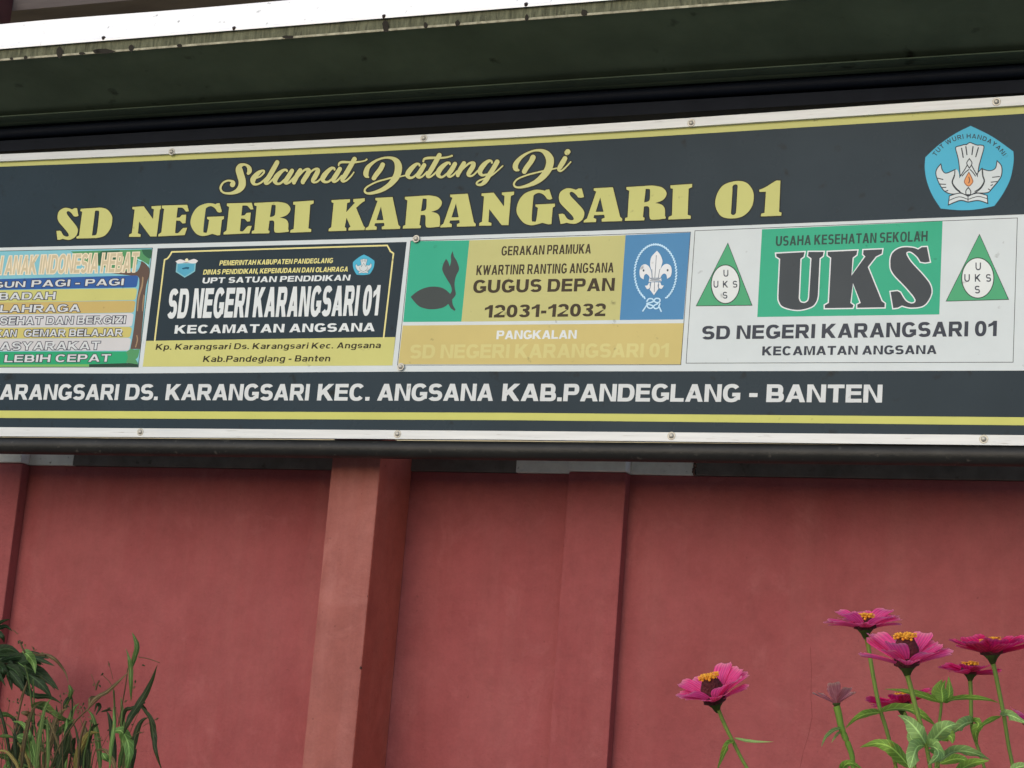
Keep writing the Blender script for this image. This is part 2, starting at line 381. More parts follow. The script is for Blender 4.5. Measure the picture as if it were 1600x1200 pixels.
# ================================================================== SETTING
bounce_yard_m = mat('pale yard for bounce light', (186, 184, 174), rough=.9, rgb2=(160, 158, 146), scale=.8, spec=.1)  # unseen ground, made pale to bounce light up onto wall and sign
soil_m = mat('garden soil', (84, 62, 46), rough=1, rgb2=(58, 42, 32), scale=9, bump=.6, bscale=40, spec=.1)
wall_red = (163, 92, 93)
def plaster(name, a, b, c):
    """painted plaster: broad patches, vertical rain streaks, fine dirt"""
    M = mat(name, a, rough=.82, rgb2=b, scale=1.7, bump=.32, bscale=85, spec=.25, detail=9)
    nt = M.node_tree; N = nt.nodes; L = nt.links; bs = N['Principled BSDF']
    old = bs.inputs['Base Color'].links[0].from_socket
    tc = N.new('ShaderNodeTexCoord'); mp = N.new('ShaderNodeMapping'); mp.inputs['Scale'].default_value = (7, 7, .7)
    L.new(tc.outputs['Object'], mp.inputs[0])
    n = N.new('ShaderNodeTexNoise'); n.inputs['Scale'].default_value = 1.6; n.inputs['Detail'].default_value = 8; n.inputs['Roughness'].default_value = .65
    L.new(mp.outputs[0], n.inputs['Vector'])
    r = N.new('ShaderNodeMapRange'); r.inputs[1].default_value = .45; r.inputs[2].default_value = .75; r.inputs[4].default_value = .55
    L.new(n.outputs['Fac'], r.inputs[0])
    mx = N.new('ShaderNodeMix'); mx.data_type = 'RGBA'; mx.inputs[7].default_value = (*lin(c), 1)
    L.new(r.outputs[0], mx.inputs[0]); L.new(old, mx.inputs[6])
    n2 = N.new('ShaderNodeTexNoise'); n2.inputs['Scale'].default_value = 11; n2.inputs['Detail'].default_value = 10; n2.inputs['Roughness'].default_value = .8
    L.new(tc.outputs['Object'], n2.inputs['Vector'])
    r2 = N.new('ShaderNodeMapRange'); r2.inputs[1].default_value = .4; r2.inputs[2].default_value = .75; r2.inputs[3].default_value = 1.06; r2.inputs[4].default_value = .80
    L.new(n2.outputs['Fac'], r2.inputs[0])
    n3 = N.new('ShaderNodeTexNoise'); n3.inputs['Scale'].default_value = 34; n3.inputs['Detail'].default_value = 3
    L.new(tc.outputs['Object'], n3.inputs['Vector'])
    r3 = N.new('ShaderNodeMapRange'); r3.inputs[1].default_value = .70; r3.inputs[2].default_value = .76; r3.inputs[3].default_value = 1; r3.inputs[4].default_value = .72
    L.new(n3.outputs['Fac'], r3.inputs[0])
    mm = N.new('ShaderNodeMath'); mm.operation = 'MULTIPLY'; L.new(r2.outputs[0], mm.inputs[0]); L.new(r3.outputs[0], mm.inputs[1])
    hs = N.new('ShaderNodeHueSaturation'); L.new(mx.outputs[2], hs.inputs['Color']); L.new(mm.outputs[0], hs.inputs['Value'])
    n5 = N.new('ShaderNodeTexNoise'); n5.inputs['Scale'].default_value = 3.3; n5.inputs['Detail'].default_value = 7; n5.inputs['Distortion'].default_value = .8; n5.inputs['Roughness'].default_value = .7
    L.new(tc.outputs['Object'], n5.inputs['Vector'])
    r5 = N.new('ShaderNodeMapRange'); r5.inputs[1].default_value = .56; r5.inputs[2].default_value = .74; r5.inputs[4].default_value = .32
    L.new(n5.outputs['Fac'], r5.inputs[0])
    m5 = N.new('ShaderNodeMix'); m5.data_type = 'RGBA'; m5.inputs[7].default_value = (*[min(1, v * 1.35 + .03) for v in lin(c)], 1)
    L.new(r5.outputs[0], m5.inputs[0]); L.new(hs.outputs[0], m5.inputs[6])
    L.new(m5.outputs[2], bs.inputs['Base Color'])
    return M
red_m = plaster('red plaster', (148, 78, 79), (138, 68, 69), (150, 86, 84))
salmon_m = plaster('salmon plaster', (156, 94, 86), (142, 84, 78), (166, 108, 102))
side_lift_m = plaster('browner plaster lifted from shade', (182, 94, 78), (166, 82, 68), (182, 102, 86))  # pillar's right side: browner, colour raised to lighten its shade
white_m = mat('old white paint', (232, 230, 220), rough=.8, rgb2=(214, 210, 200), scale=14, bump=.15, spots=.12, spot_rgb=(120, 110, 98))
black_m = mat('old black paint', (112, 104, 98), rough=.85, rgb2=(90, 84, 78), scale=10, bump=.2, spec=.2, spots=.2, spot_rgb=(80, 72, 66))

g = mesh('ground', [(-400, -400, 0), (400, -400, 0), (400, 400, 0), (-400, 400, 0)], [(0, 1, 2, 3)], bounce_yard_m)
tag(g, 'school yard ground, made pale to bounce light upward', kind='structure')
WY = 0.50                                                # front face of the wall
bed = box('soil', -14, 6, -4.8, -3.1, -.05, .22, soil_m, bevel=.05); tag(bed, 'raised flower bed soil', kind='structure')
bed2 = box('soil', -9, at_x(180, .3), -.2, WY - .002, -.05, .2, soil_m, bevel=.03); tag(bed2, 'soil patch at the foot of the wall', kind='structure')

# ---- the red boundary wall
wl = empty('boundary_wall', (at_x(800, WY), WY, 0))
tag(wl, 'red plastered wall with pilasters and a black and white band along its top, behind the sign', 'wall')
XL, XR = -16.0, 8.0
zb = lambda px, py, Y=WY: at(px, py, Y).z
z_bot = (zb(60, 726) + zb(700, 735) + zb(1500, 755)) / 3
z_top = z_bot + .075
xa0, xa1 = at_x(501, WY - .30), at_x(578, WY - .30)      # deep pillar
xb0, xb1 = at_x(877, WY - .06), at_x(968, WY - .06)      # shallow pilaster
xc1 = at_x(12, WY - .06); xc0 = xc1 - .27
box('wall_panel', XL, XR, WY, WY + .14, 0, z_bot, red_m, wl, bevel=.003)
pil = box('pilaster', xb0, xb1, WY - .06, WY, 0, z_bot, red_m, wl, bevel=.006)
box('pilaster', xc0, xc1, WY - .06, WY, 0, z_bot, red_m, wl, bevel=.006)
pa = box('pillar', xa0, xa1, WY - .30, WY, 0, z_bot + .10, salmon_m, wl, bevel=.007, label='salmon pink pillar standing proud of the red wall')
pa.data.materials.append(side_lift_m)
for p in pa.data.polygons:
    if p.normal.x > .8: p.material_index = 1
# chips knocked off the pillar's edge
chm = mat('chipped plaster', (92, 52, 42), rough=1, rgb2=(60, 34, 28), scale=80, bump=.6)
for zz_, r_ in ((z_bot + .03, .010), (z_bot + .045, .007), (z_bot - .55, .006), (z_bot - .83, .009), (z_bot - 1.0, .006)):
    bm = bmesh.new(); bmesh.ops.create_icosphere(bm, subdivisions=2, radius=r_)
    for v in bm.verts: v.co = Vector((v.co.x * .6, v.co.y * .6, v.co.z)) * random.uniform(.75, 1.2)
    me = bpy.data.meshes.new('chip'); bm.to_mesh(me); bm.free(); me.materials.append(chm)
    o = link('chip', me, wl); o.location = Vector((xa1 - .004, WY - .296, zz_)) + o.location
# hairline cracks
crk = mat('crack', (96, 46, 47), rough=1, spec=.05)
for pts in ([(1266, 1010), (1268, 1045), (1267, 1090), (1269, 1120), (1263, 1150), (1255, 1175), (1250, 1200)], [(700, 905), (712, 903), (724, 900)], [(1068, 1070), (1073, 1073)]):
    PP = [at(x, y, WY - .0006) for x, y in pts]
    V = []; Fc = []
    for i, p in enumerate(PP):
        w = .0004
        V += [p + Vector((-w, 0, 0)), p + Vector((w, 0, 0))]
        if i: Fc.append((2 * i - 2, 2 * i - 1, 2 * i + 1, 2 * i))
    if pts[0][0] > 1200: mesh('crack', V, Fc, crk, wl)
# painted band: white and black lengths in turn
def bandpiece(x0, x1, Y, m): box('coping_block', x0, x1, Y - .012, WY + .152, z_bot + .0015, z_top, m, wl, bevel=.003)
xw0, xw1 = at_x(808, WY, 730), at_x(1084, WY, 735)
xl1 = at_x(117, WY, 718)
bandpiece(xl1 + .001, xa0 + .02, WY, black_m)
bandpiece(xa1 - .02, xw0 - .001, WY, black_m)
bandpiece(xw0, xb0 - .001, WY, white_m); bandpiece(xb0, xb1, WY - .06, white_m); bandpiece(xb1 + .001, xw1, WY, white_m)
bandpiece(xw1 + .012, XR, WY, black_m)
bandpiece(xc1 + .001, xl1, WY, white_m); bandpiece(xc0, xc1, WY - .06, white_m); bandpiece(xc0 - 1.2, xc0 - .001, WY, white_m)
bandpiece(XL, xc0 - 1.201, WY, black_m)
brk = mat('broken mortar', (120, 92, 78), rough=1, rgb2=(70, 50, 42), scale=60, bump=.8)
bm = bmesh.new()
for i in range(16):
    r = random.uniform(.004, .009)
    mtx = Matrix.Translation((xw1 + random.uniform(.001, .011), WY - .012 + random.uniform(0, .01), random.uniform(z_bot + .004, z_top - .004))) @ Matrix.Scale(r, 4)
    bmesh.ops.create_icosphere(bm, subdivisions=1, radius=1, matrix=mtx)
me = bpy.data.meshes.new('mortar_rubble'); bm.to_mesh(me); bm.free(); me.materials.append(brk); link('mortar_rubble', me, wl)

# ---- school building behind (brown eaves above the sign roof)
bld = empty('school_building', (-6, 9, 0)); tag(bld, 'building behind the sign with grey brown eaves, seen at the top left', 'building')
fas_m = mat('weathered fascia', (120, 110, 108), rough=.8, rgb2=(98, 88, 86), scale=3, stretch=(.3, 1, 3), k=.55)
dkr_m = mat('dark red timber', (78, 40, 46), rough=.7)
cream_m = mat('cream plaster', (190, 180, 150), rough=.9)
tile_m = mat('red roof tile', (120, 62, 48), rough=.8, bump=.4)
zt = at(30, 0, 8.0).z
box('wall', -30, 8, 9.17, 9.5, 0, zt - .06, cream_m, bld, bevel=0)
e0 = at(0, 22, 8.0); 
box('fascia', -30, 8, 7.98, 8.02, zt - .12, zt + .35, fas_m, bld, bevel=.005)
box('soffit', -30, 8, 8.021, 9.169, zt - .10, zt - .07, fas_m, bld, bevel=0)
rx = at(14, 10, 7.9).x
box('rafter_end', rx - .30, rx - .02, 7.72, 7.98, zt - .30, zt + .015, dkr_m, bld, bevel=.006)
mesh('roof', [(-30, 7.9, zt + .35), (8, 7.9, zt + .35), (8, 13, zt + 2.6), (-30, 13, zt + 2.6), (-30, 7.9, zt + .40), (8, 7.9, zt + .40), (8, 13, zt + 2.65), (-30, 13, zt + 2.65)],
     [(0, 1, 2, 3)[::-1], (4, 5, 6, 7), (0, 1, 5, 4), (1, 2, 6, 5), (3, 0, 4, 7)], tile_m, bld)

# ================================================================== THE SIGN
sg = empty('welcome_signboard', (0, 0, 0))
tag(sg, 'long dark school welcome signboard under a small white roof, printed panels and yellow lettering', 'signboard')
PXL, PXR = -130, 1760
def poly_prism(pts, y0, y1):
    """prism of an outline given in picture places, from y0 (front) back to y1"""
    n = len(pts); A = [at(x, y, y0) for x, y in pts]; B = [Vector((p.x, y1, p.z)) for p in A]
    fr = tessellate_polygon([[Vector((x, -y, 0)) for x, y in pts]])
    V = A + B; Fc = []
    for t in fr:
        a, b, c = (Vector(pts[i]) for i in t)
        q = (b - a).x * (c - a).y - (b - a).y * (c - a).x
        t = t if q < 0 else t[::-1]
        Fc.append(tuple(t)); Fc.append(tuple(n + i for i in t[::-1]))
    for i in range(n):
        j = (i + 1) % n; Fc.append((i, j, n + j, n + i))
    return V, Fc
def prism(name, pts, y0, y1, m, parent, label=None):
    V, Fc = poly_prism(pts, y0, y1); return mesh(name, V, Fc, m, parent, label=label)
def strip(top, bot, xs):
    return [(x, top(x)) for x in xs] + [(x, bot(x)) for x in xs[::-1]]
XS = [PXL, 0, 200, 400, 600, 800, 1000, 1200, 1400, 1600, PXR]
rt_top = interp((0, 241), (320, 227), (662, 211), (920, 195), (1400, 162), (1600, 149))
rt_bot = interp((0, 252), (320, 238), (662, 222), (920, 208), (1400, 176.5), (1600, 164))
rb_top = interp((0, 667.5), (800, 673.5), (1600, 680))
rb_bot = interp((0, 681.5), (800, 687), (1600, 696))
BLACK = mat('dark vinyl', (36, 53, 64), rough=.28, rgb2=(31, 47, 57), scale=1.6, spec=.09, k=1.0, spots=.22, spot_rgb=(24, 30, 34), spot_scale=13, bump=.25, bscale=2.2)
alu = mat('aluminium rail', (198, 203, 206), rough=.42, metal=.15, var=.05, scale=8, stretch=(.4, 1, 10), k=1.0, spots=.06, spot_rgb=(120, 118, 112))
tube_m = mat('black steel pipe', (30, 31, 30), rough=.5, rgb2=(20, 21, 21), scale=10, bump=.15, spec=.35, spots=.2, spot_rgb=(72, 70, 66), spot_scale=40)
navy_m = mat('navy steel', (15, 20, 30), rough=.6, spec=.1)
prism('board', strip(lambda x: rt_top(x) + 1, lambda x: rb_bot(x) - 1, XS), 0, .03, BLACK, sg)
# rails
prism('top_rail', strip(rt_top, rt_bot, XS), -.014, -.0005, alu, sg)
prism('bottom_rail', strip(rb_top, rb_bot, XS), -.014, -.0005, alu, sg)
# yellow lines
YEL = vinyl('yellow', (186, 187, 116)); YEL2 = vinyl('bright yellow', (190, 191, 104), k=1.08)
P = Print(.00061); P.poly([strip(rt_bot, interp((0, 260.5), (320, 248.5), (662, 233), (920, 219.5), (1400, 190), (1600, 177.5)), XS)], YEL); P.build('yellow_line', sg)
P = Print(.00061); P.poly([strip(interp((0, 641.5), (800, 645), (1600, 652)), interp((0, 653), (800, 656.5), (1600, 664.5)), XS)], YEL2); P.build('yellow_line', sg)
# screws with a domed head
scr = mat('zinc screw', (176, 174, 166), rough=.35, metal=.35, var=.1, scale=60)
def screw_mesh(r=.0105):
    bm = bmesh.new(); bmesh.ops.create_uvsphere(bm, u_segments=12, v_segments=8, radius=r)
    for v in bm.verts: v.co.z = v.co.z * .75 if v.co.z > 0 else -.001
    ret = bmesh.ops.create_cone(bm, cap_ends=True, segments=16, radius1=r * 1.5, radius2=r * 1.35, depth=.0015)
    me = bpy.data.meshes.new('screw'); bm.to_mesh(me); bm.free(); me.materials.append(scr)
    return me
SM = screw_mesh()
def screw(px, py, y, parent):
    o = link('screw', SM, parent); o.location = at(px, py, y) + o.location; o.rotation_euler = (math.radians(90), 0, 0)
for px, py in ((268, 237), (662, 216), (1080, 192), (1557, 159), (219, 675), (621, 678), (1049, 681), (1537, 686)): screw(px, py, -.015, sg)
for px, py in ((650, 373), (626, 573)): screw(px, py, -.0085, sg)

# ---- the white field that carries the four panels
WHITE = vinyl('white', (198, 207, 210), k=1.08)
P = Print(.0003)
ftop = interp((0, 387), (300, 380), (640, 371), (1100, 354.5), (1600, 335)); fbot = interp((0, 583), (210, 583.5), (640, 580.5), (1100, 580), (1600, 579))
P.poly([strip(ftop, fbot, XS[:-1] + [1625])], WHITE); P.build('white_field', sg)

# ---- heading: script line
EDGE = vinyl('edge', (26, 28, 20), k=.8)
SCY = vinyl('script yellow', (190, 190, 130), k=1.1)
SCRIPT = [  # (origin x, origin y, strokes in steps of 0.075 px)
 (340, 235, [
  [(310,715,105),(318,670,95),(275,635,45),(200,632,38),(110,680,42),(62,770,45),(85,850,42),(160,890,42),(290,890,60),(420,840,105),(500,745,145),(512,640,150),(480,520,150),(448,400,145),(470,325,100),(540,295,55),(600,308,50),(655,360,85),(665,430,95),(640,475,70)],
  [(800,580,32),(890,540,35),(960,470,38),(965,425,38),(920,425,50),(850,470,85),(770,550,105),(735,620,110),(750,690,70),(810,708,42),(890,680,40),(980,605,36),(1060,520,34)],
  [(1240,250,95),(1180,360,100),(1070,550,100),(1008,640,95),(1005,690,58),(1060,685,40),(1150,600,38),(1240,500,36)],
  [(1445,430,45),(1430,405,42),(1370,415,60),(1290,475,90),(1220,560,108),(1195,635,100),(1230,690,60),(1310,685,48),(1390,610,38)],
  [(1550,425,88),(1480,540,98),(1415,640,95),(1430,685,60),(1500,665,40),(1570,590,36)]]),
 (450, 235, [
  [(0,680,38),(100,590,38),(200,470,38),(250,405,50)],
  [(255,415,90),(190,520,98),(130,640,95),(125,670,80)],
  [(170,600,30),(260,490,40),(350,405,45),(425,405,80),(420,470,98),(365,560,98),(315,640,95),(310,665,85)],
  [(350,580,30),(470,450,40),(560,390,45),(622,405,85),(605,470,98),(550,570,98),(515,630,75),(545,665,46),(620,645,38),(710,560,36)],
  [(970,400,42),(960,368,42),(900,375,68),(820,445,90),(750,530,108),(722,600,95),(760,652,60),(840,652,46),(930,580,38)],
  [(1080,385,88),(1010,500,98),(945,605,92),(965,650,56),(1030,625,40),(1120,530,36)],
  [(1385,180,95),(1300,330,100),(1200,500,100),(1135,600,88),(1150,642,56),(1220,625,38),(1310,540,34),(1372,455,28)],
  [(1055,315,28),(1065,275,42),(1120,245,52),(1250,245,46),(1400,245,42),(1500,236,30),(1570,222,28)]]),
 (560, 225, [
  [(90,357,26),(140,345,28),(172,322,36)],
  [(205,690,40),(170,660,95),(158,600,110),(190,500,95),(270,415,68),(390,335,46),(540,288,42),(690,292,62),(790,355,115),(832,460,148),(822,590,148),(770,710,138),(660,840,108),(500,950,88),(330,1012,65),(200,1030,48),(135,995,42),(145,930,38),(230,862,34),(400,782,34),(560,737,34),(700,702,34),(860,680,30),(980,652,30)],
  [(505,432,98),(465,515,100),(370,640,100),(322,712,92)],
  [(1275,450,42),(1262,418,42),(1200,425,66),(1110,505,98),(1040,595,106),(1025,660,90),(1075,705,58),(1150,685,44),(1230,610,38)],
  [(1370,440,88),(1300,560,98),(1240,655,92),(1265,695,56),(1330,678,38),(1430,580,36)],
  [(1352,365,36),(1370,315,46),(1450,292,54),(1600,287,50),(1700,287,46)]]),
 (670, 225, [
  [(220,232,95),(150,360,100),(50,535,100),(-20,650,88),(5,690,48),(70,660,38),(170,570,36)],
  [(120,287,46),(230,290,44),(350,280,38),(430,262,34),(482,245,42)],
  [(440,420,42),(428,390,40),(370,402,66),(280,475,98),(212,560,106),(196,640,90),(245,688,56),(310,672,44),(400,595,38)],
  [(545,415,88),(480,530,98),(412,630,92),(435,678,54),(500,655,38),(590,565,36)],
  [(732,400,88),(670,510,98),(612,620,90),(605,655,75)],
  [(640,590,30),(760,470,38),(850,400,46),(930,405,86),(915,475,98),(855,570,98),(825,635,80),(865,668,46),(930,645,38),(1020,555,36)],
  [(1315,390,42),(1302,352,40),(1240,357,66),(1150,432,98),(1080,530,106),(1068,600,90),(1115,650,56),(1200,635,40)],
  [(1425,372,98),(1340,520,100),(1250,660,100),(1180,770,98),(1110,838,66),(1030,850,46),(995,820,38),(1040,768,34),(1150,722,30),(1300,662,30),(1420,565,30),(1540,455,28)]]),
 (780, 225, [
  [(400,545,46),(350,520,100),(338,450,112),(375,370,95),(450,285,70),(570,200,48),(720,140,40),(870,135,62),(980,195,122),(1052,305,162),(1050,430,158),(1000,560,148),(890,695,128),(750,800,98),(580,870,68),(420,905,44),(325,882,40),(312,810,38),(400,720,34),(600,642,34),(800,590,34),(950,555,34),(1100,525,30),(1200,503,28)],
  [(705,278,110),(660,370,104),(570,490,104),(522,575,98)],
  [(1370,300,98),(1320,390,106),(1260,490,90),(1242,540,62),(1290,562,38),(1380,490,33),(1490,372,28)],
  [(1430,160,110),(1412,180,108)]]),
]
P = Print(.0006)
for ox, oy, strokes in SCRIPT:
    for st in strokes: P.ribbon([(ox + x * .075, oy + y * .075, w * .075) for x, y, w in st], EDGE, extra=1.7)
P.off += .00003
for ox, oy, strokes in SCRIPT:
    for st in strokes: P.ribbon([(ox + x * .075, oy + y * .075, w * .075) for x, y, w in st], SCY)
print('script offset', P.off)
P.build('lettering', sg, 'yellow script lettering reading Selamat Datang Di')
P = Print(.0006)
hb = interp((85, 374), (470, 363), (1000, 344.5), (1222, 337)); ht = interp((85, 326.5), (470, 314), (1000, 290.5), (1222, 281.5))
slab(P, [('S', 85, 120), ('D', 119, 172), ('N', 201, 249), ('E', 247, 291), ('G', 295, 347), ('E', 349, 392), ('R', 392, 451), ('I', 453, 486),
         ('K', 513, 571), ('A', 571, 625), ('R', 628, 688), ('A', 688, 743), ('N', 748, 799), ('G', 805, 865), ('S', 870, 912), ('A', 912, 972),
         ('R', 975, 1040), ('I', 1044, 1079), ('0', 1116, 1176), ('1', 1184, 1221)], hb, ht, YEL, EDGE, 1.5)
P.build('lettering', sg, 'large yellow slab lettering reading SD NEGERI KARANGSARI 01')

# ---- bottom line
LT = vinyl('light grey', (200, 205, 207), k=1.08)
P = Print(.0006, auto=sg, word='light grey')
bt = interp((0, 600.5), (800, 599.5), (1378, 601)); bb = interp((0, 624.5), (800, 626.5), (1378, 629))
for s, a, b in (('KARANGSARI', -24, 184), ('DS.', 195, 246), ('KARANGSARI', 258, 482), ('KEC.', 495, 577), ('ANGSANA', 589, 770), ('KAB.PANDEGLANG', 784, 1156), ('-', 1170, 1183), ('BANTEN', 1197, 1378)):
    text(P, s, a, b, (bt(a), bb(a)), (bt(b), bb(b)), LT, 'black', gap=.085)

# ---- national education emblem
SKY = vinyl('emblem blue', (62, 160, 190), k=1.2); INK = vinyl('ink', (28, 60, 84), k=.8); INK2 = vinyl('dark ink', (42, 52, 62), k=.9); OR = vinyl('flame', (205, 140, 90), k=1.2)
def emblem(parent, o, k, detail=True):
    """o = picture place of the drawing's origin, k = scale of the drawing (1200 units wide)"""
    P = Print(.0006 if parent is sg else .0010)
    T = lambda l: [[(o[0] + p[0] * k, o[1] + p[1] * k) for p in spline(l, seg=6)]]
    def shape(l, m, line=INK2, lw=9):
        q = T(l)
        if line is not None: P.poly(grow([[Vector(p) for p in q[0]]], lw * k), line)
        P.poly(q, m)
    def line(l, w=11, m=INK2): P.ribbon([(o[0] + x * k, o[1] + y * k, w * k) for x, y in l], m, seg=4)
    shape([(700,280),(900,380,1),(1100,520),(1102,620,1),(1070,780,1),(1000,920,1),(922,1030),(760,1062,1),(600,1070,1),(420,1055),(340,930,1),(290,800,1),(270,680,1),(275,575),(400,460,1),(560,350,1)], SKY, INK, 5)
    if detail:
        import unicodedata
        s = 'TUT WURI HANDAYANI'; n = len(s); cx, cy, r = 690, 772, 376
        a0, a1 = math.radians(213), math.radians(-34)
        a0 = math.radians(148); a1 = math.radians(33)
        W = [(.45 if c == ' ' else glyph(c, .2, .17)[0] + .24) for c in s]; tot = sum(W); acc = 0
        for c, w in zip(s, W):
            a = a0 + (a1 - a0) * (acc + w / 2) / tot; acc += w
            if c == ' ': continue
            gw, pcs = glyph(c, .2, .17)
            H = 42; rr = r if True else 0
            bx, by = cx + rr * math.cos(a) * 1.0, cy - rr * math.sin(a) * 1.0
            tx, ty = math.sin(a), math.cos(a)            # tangent in picture space
            for pc in pcs:
                P.poly([[(o[0] + k * (bx + tx * (u - gw / 2) * H * .95 + math.cos(a) * v * H), o[1] + k * (by + ty * (u - gw / 2) * H * .95 - math.sin(a) * v * H)) for u, v in l] for l in pc], INK2)
    W2 = WHITE
    # tail fan
    shape([(605,740),(590,600,1),(565,500,1),(570,480,1),(600,472),(640,460,1),(660,462),(690,442,1),(715,448),(745,460,1),(765,465),(800,465,1),(820,480,1),(800,560,1),(775,650,1),(760,745),(690,780)], W2)
    for a, b in (((615, 490), (630, 575)), ((655, 475), (665, 550)), ((722, 475), (712, 550)), ((772, 485), (748, 570))): line([a + (0,), b] and [a, b])
    # wings
    shape([(418,645),(432,700,1),(470,728,1),(552,695),(548,750,1),(530,810,1),(560,865,1),(610,902),(530,915,1),(460,890,1),(410,820,1),(380,740,1),(385,690,1)], W2)
    shape([(950,615),(985,660,1),(985,740,1),(950,800,1),(900,860,1),(860,900,1),(780,905,1),(745,900),(795,860,1),(825,800,1),(812,750,1),(806,688),(880,705,1),(935,680,1)], W2)
    shape([(552,693),(575,692,1),(590,730,1),(594,772),(640,705,1),(688,622),(730,700,1),(766,765),(772,722,1),(806,686),(812,750,1),(825,800,1),(795,860,1),(745,900),(700,925),(660,925),(600,898),(560,865,1),(530,810,1),(548,750,1)], W2)
    if detail:
        for l in ([(390, 770), (440, 782)], [(405, 825), (465, 828)], [(430, 858), (468, 856)], [(462, 895), (486, 885)], [(970, 755), (905, 762)], [(945, 802), (892, 808)], [(905, 832), (890, 838)], [(880, 880), (865, 872)],
                  [(552, 700), (548, 750), (530, 810), (560, 860), (600, 895)], [(808, 690), (812, 750), (825, 800), (790, 860), (740, 895)], [(620, 750), (650, 715), (682, 690)], [(745, 750), (720, 715), (695, 690)]): line(l, 9)
        shape([(688,595),(708,630,1),(688,668),(668,630,1)], W2)
        shape([(683,720),(712,780,1),(715,810,1),(680,842,1),(645,810,1),(655,770,1)], OR, vinyl('rust', (120, 70, 50)), 7)
        line([(683, 760), (690, 790), (682, 815)], 8)
    # book
    shape([(505,940),(600,915,1),(675,945),(760,915,1),(850,935),(855,1000),(770,975,1),(675,990),(600,975,1),(495,1015)], W2)
    if detail:
        shape([(678,865),(695,890,1),(695,920),(660,920),(660,890,1)], W2)
        line([(500, 978), (590, 945), (672, 968)], 7); line([(852, 962), (770, 942), (680, 968)], 7); line([(675, 935), (675, 985)], 8)
    P.build('emblem', parent, 'blue five sided emblem with a white winged torch over an open book')
emblem(sg, (1400, 150), 1 / 6)

# ---- panel A (left): children's habits
def panel(pts, m, label, border=None):
    p = Print(.0005)
    if border: p.poly(grow([[Vector(q) for q in pts]], border[1]), border[0]); p.off += .0001
    p.poly([pts], m); return p.build('printed_panel', sg, label)
LINE = vinyl('thin line', (40, 48, 50), k=.9)
OUT = vinyl('navy outline', (48, 50, 72), k=.9)
pa_ = panel([(-90, 394.5), (237.7, 388), (215.6, 573), (-110, 573.5)], vinyl('pale blue', (120, 182, 196)), 'colourful printed panel of striped lines beside a drawn tree trunk', (vinyl('dark green line', (30, 60, 48)), 1.0))
P = Print(.0007)
z5 = lambda *l: [[(x * .1875, 370 + y * .1875) for x, y in ((q.x, q.y) for q in spline(list(l), seg=5))]]
GR = vinyl('leaf green', (74, 140, 92)); GR2 = vinyl('dark leaf green', (38, 92, 66)); TR = vinyl('trunk brown', (88, 70, 62)); TR2 = vinyl('trunk light', (150, 126, 96), k=1.1)
P.poly(z5((590,122),(1262,103),(1240,255),(1200,235,1),(1150,200,1),(1130,240,1),(1000,300,1),(860,250,1),(700,210,1),(640,160,1)), GR)
P.poly(z5((850,118),(1000,112),(960,190,1),(840,240,1),(800,170,1)), GR2)
P.poly(z5((1180,105),(1265,103),(1255,180,1),(1200,150,1)), GR2)
P.poly(z5((1140,180),(1185,200,1),(1240,235),(1235,262),(1190,215,1),(1150,196)), vinyl('cyan glint', (150, 215, 222)))
P.poly(z5((900,300),(1040,285,1),(1140,290,1),(1180,200),(1215,225,1),(1245,262),(1240,330,1),(1215,430,1),(1195,650,1),(1168,935),(1085,935),(1110,800,1),(1130,640,1),(1140,520,1),(1160,400,1),(1150,330,1),(1080,322,1)), TR)
P.poly(z5((1185,330),(1178,400,1),(1150,500,1),(1140,620),(1148,620),(1162,510,1),(1190,410,1),(1196,340)), TR2)
P.poly(z5((1195,480),(1186,560,1),(1184,620),(1190,620),(1196,560,1),(1206,490)), TR2)
P.poly(z5((1135,820),(1140,860,1),(1125,920),(1133,922),(1150,860,1),(1144,820)), TR2)
def bar(l, t, r, b, m):   # l,r = (y top, y bottom) at x=-90 and at the right end t..b
    pass
def bar5(ya, yb, xr, yc, yd, m, rnd=True):
    """stripe from the left border to xr; ya,yb at x=0, yc,yd at the right end"""
    k = (yc - ya) / xr; k2 = (yd - yb) / xr
    r = 20
    P.poly(z5((-480, ya - 480 * k), (xr - r, yc), (xr - 4, yc + 8, 1), (xr, yc + r, 1), (xr - 10, yd - r, 1), (xr - 20, yd - 4, 1), (xr - 40, yd), (-480, yb - 480 * k2)), m)
bar5(352, 442, 1152, 322, 422, vinyl('stripe blue', (36, 84, 150)))
bar5(445, 548, 1142, 428, 527, vinyl('stripe yellow', (188, 187, 112)))
bar5(548, 648, 1128, 532, 632, vinyl('stripe ochre', (186, 164, 100)))
bar5(650, 756, 1112, 636, 748, vinyl('stripe grey', (196, 196, 200)))
bar5(757, 850, 1098, 750, 840, vinyl('stripe gold', (188, 178, 104)))
bar5(852, 952, 1090, 842, 948, vinyl('stripe pale grey', (192, 192, 194)))
bar5(958, 1068, 1070, 955, 1060, vinyl('stripe green', (28, 152, 104)))
P.poly(z5((-480,1068),(740,1062),(745,1082),(-480,1085)), vinyl('moss', (110, 170, 90)))
P.poly(z5((742,1062),(1150,1050),(1150,1082),(742,1083)), vinyl('deep green', (24, 58, 44)))
P.poly(z5((1050,1050),(1065,1000,1),(1050,960),(1090,935,1),(1120,940),(1165,935),(1150,1000,1),(1130,1020),(1150,1060,1),(1100,1055,1)), GR)
P.build('illustration', pa_, 'striped colour bars with a drawn brown tree trunk and foliage')
P = Print(.0010, auto=pa_, word='outlined')
text(P, 'N ANAK INDONESIA HEBAT', -9, 213.5, (401, 429), (394.5, 424.5), vinyl('beige', (190, 178, 148)), 'bold', vinyl('cream edge', (222, 210, 184), k=1.08), 1.5, gap=.16)
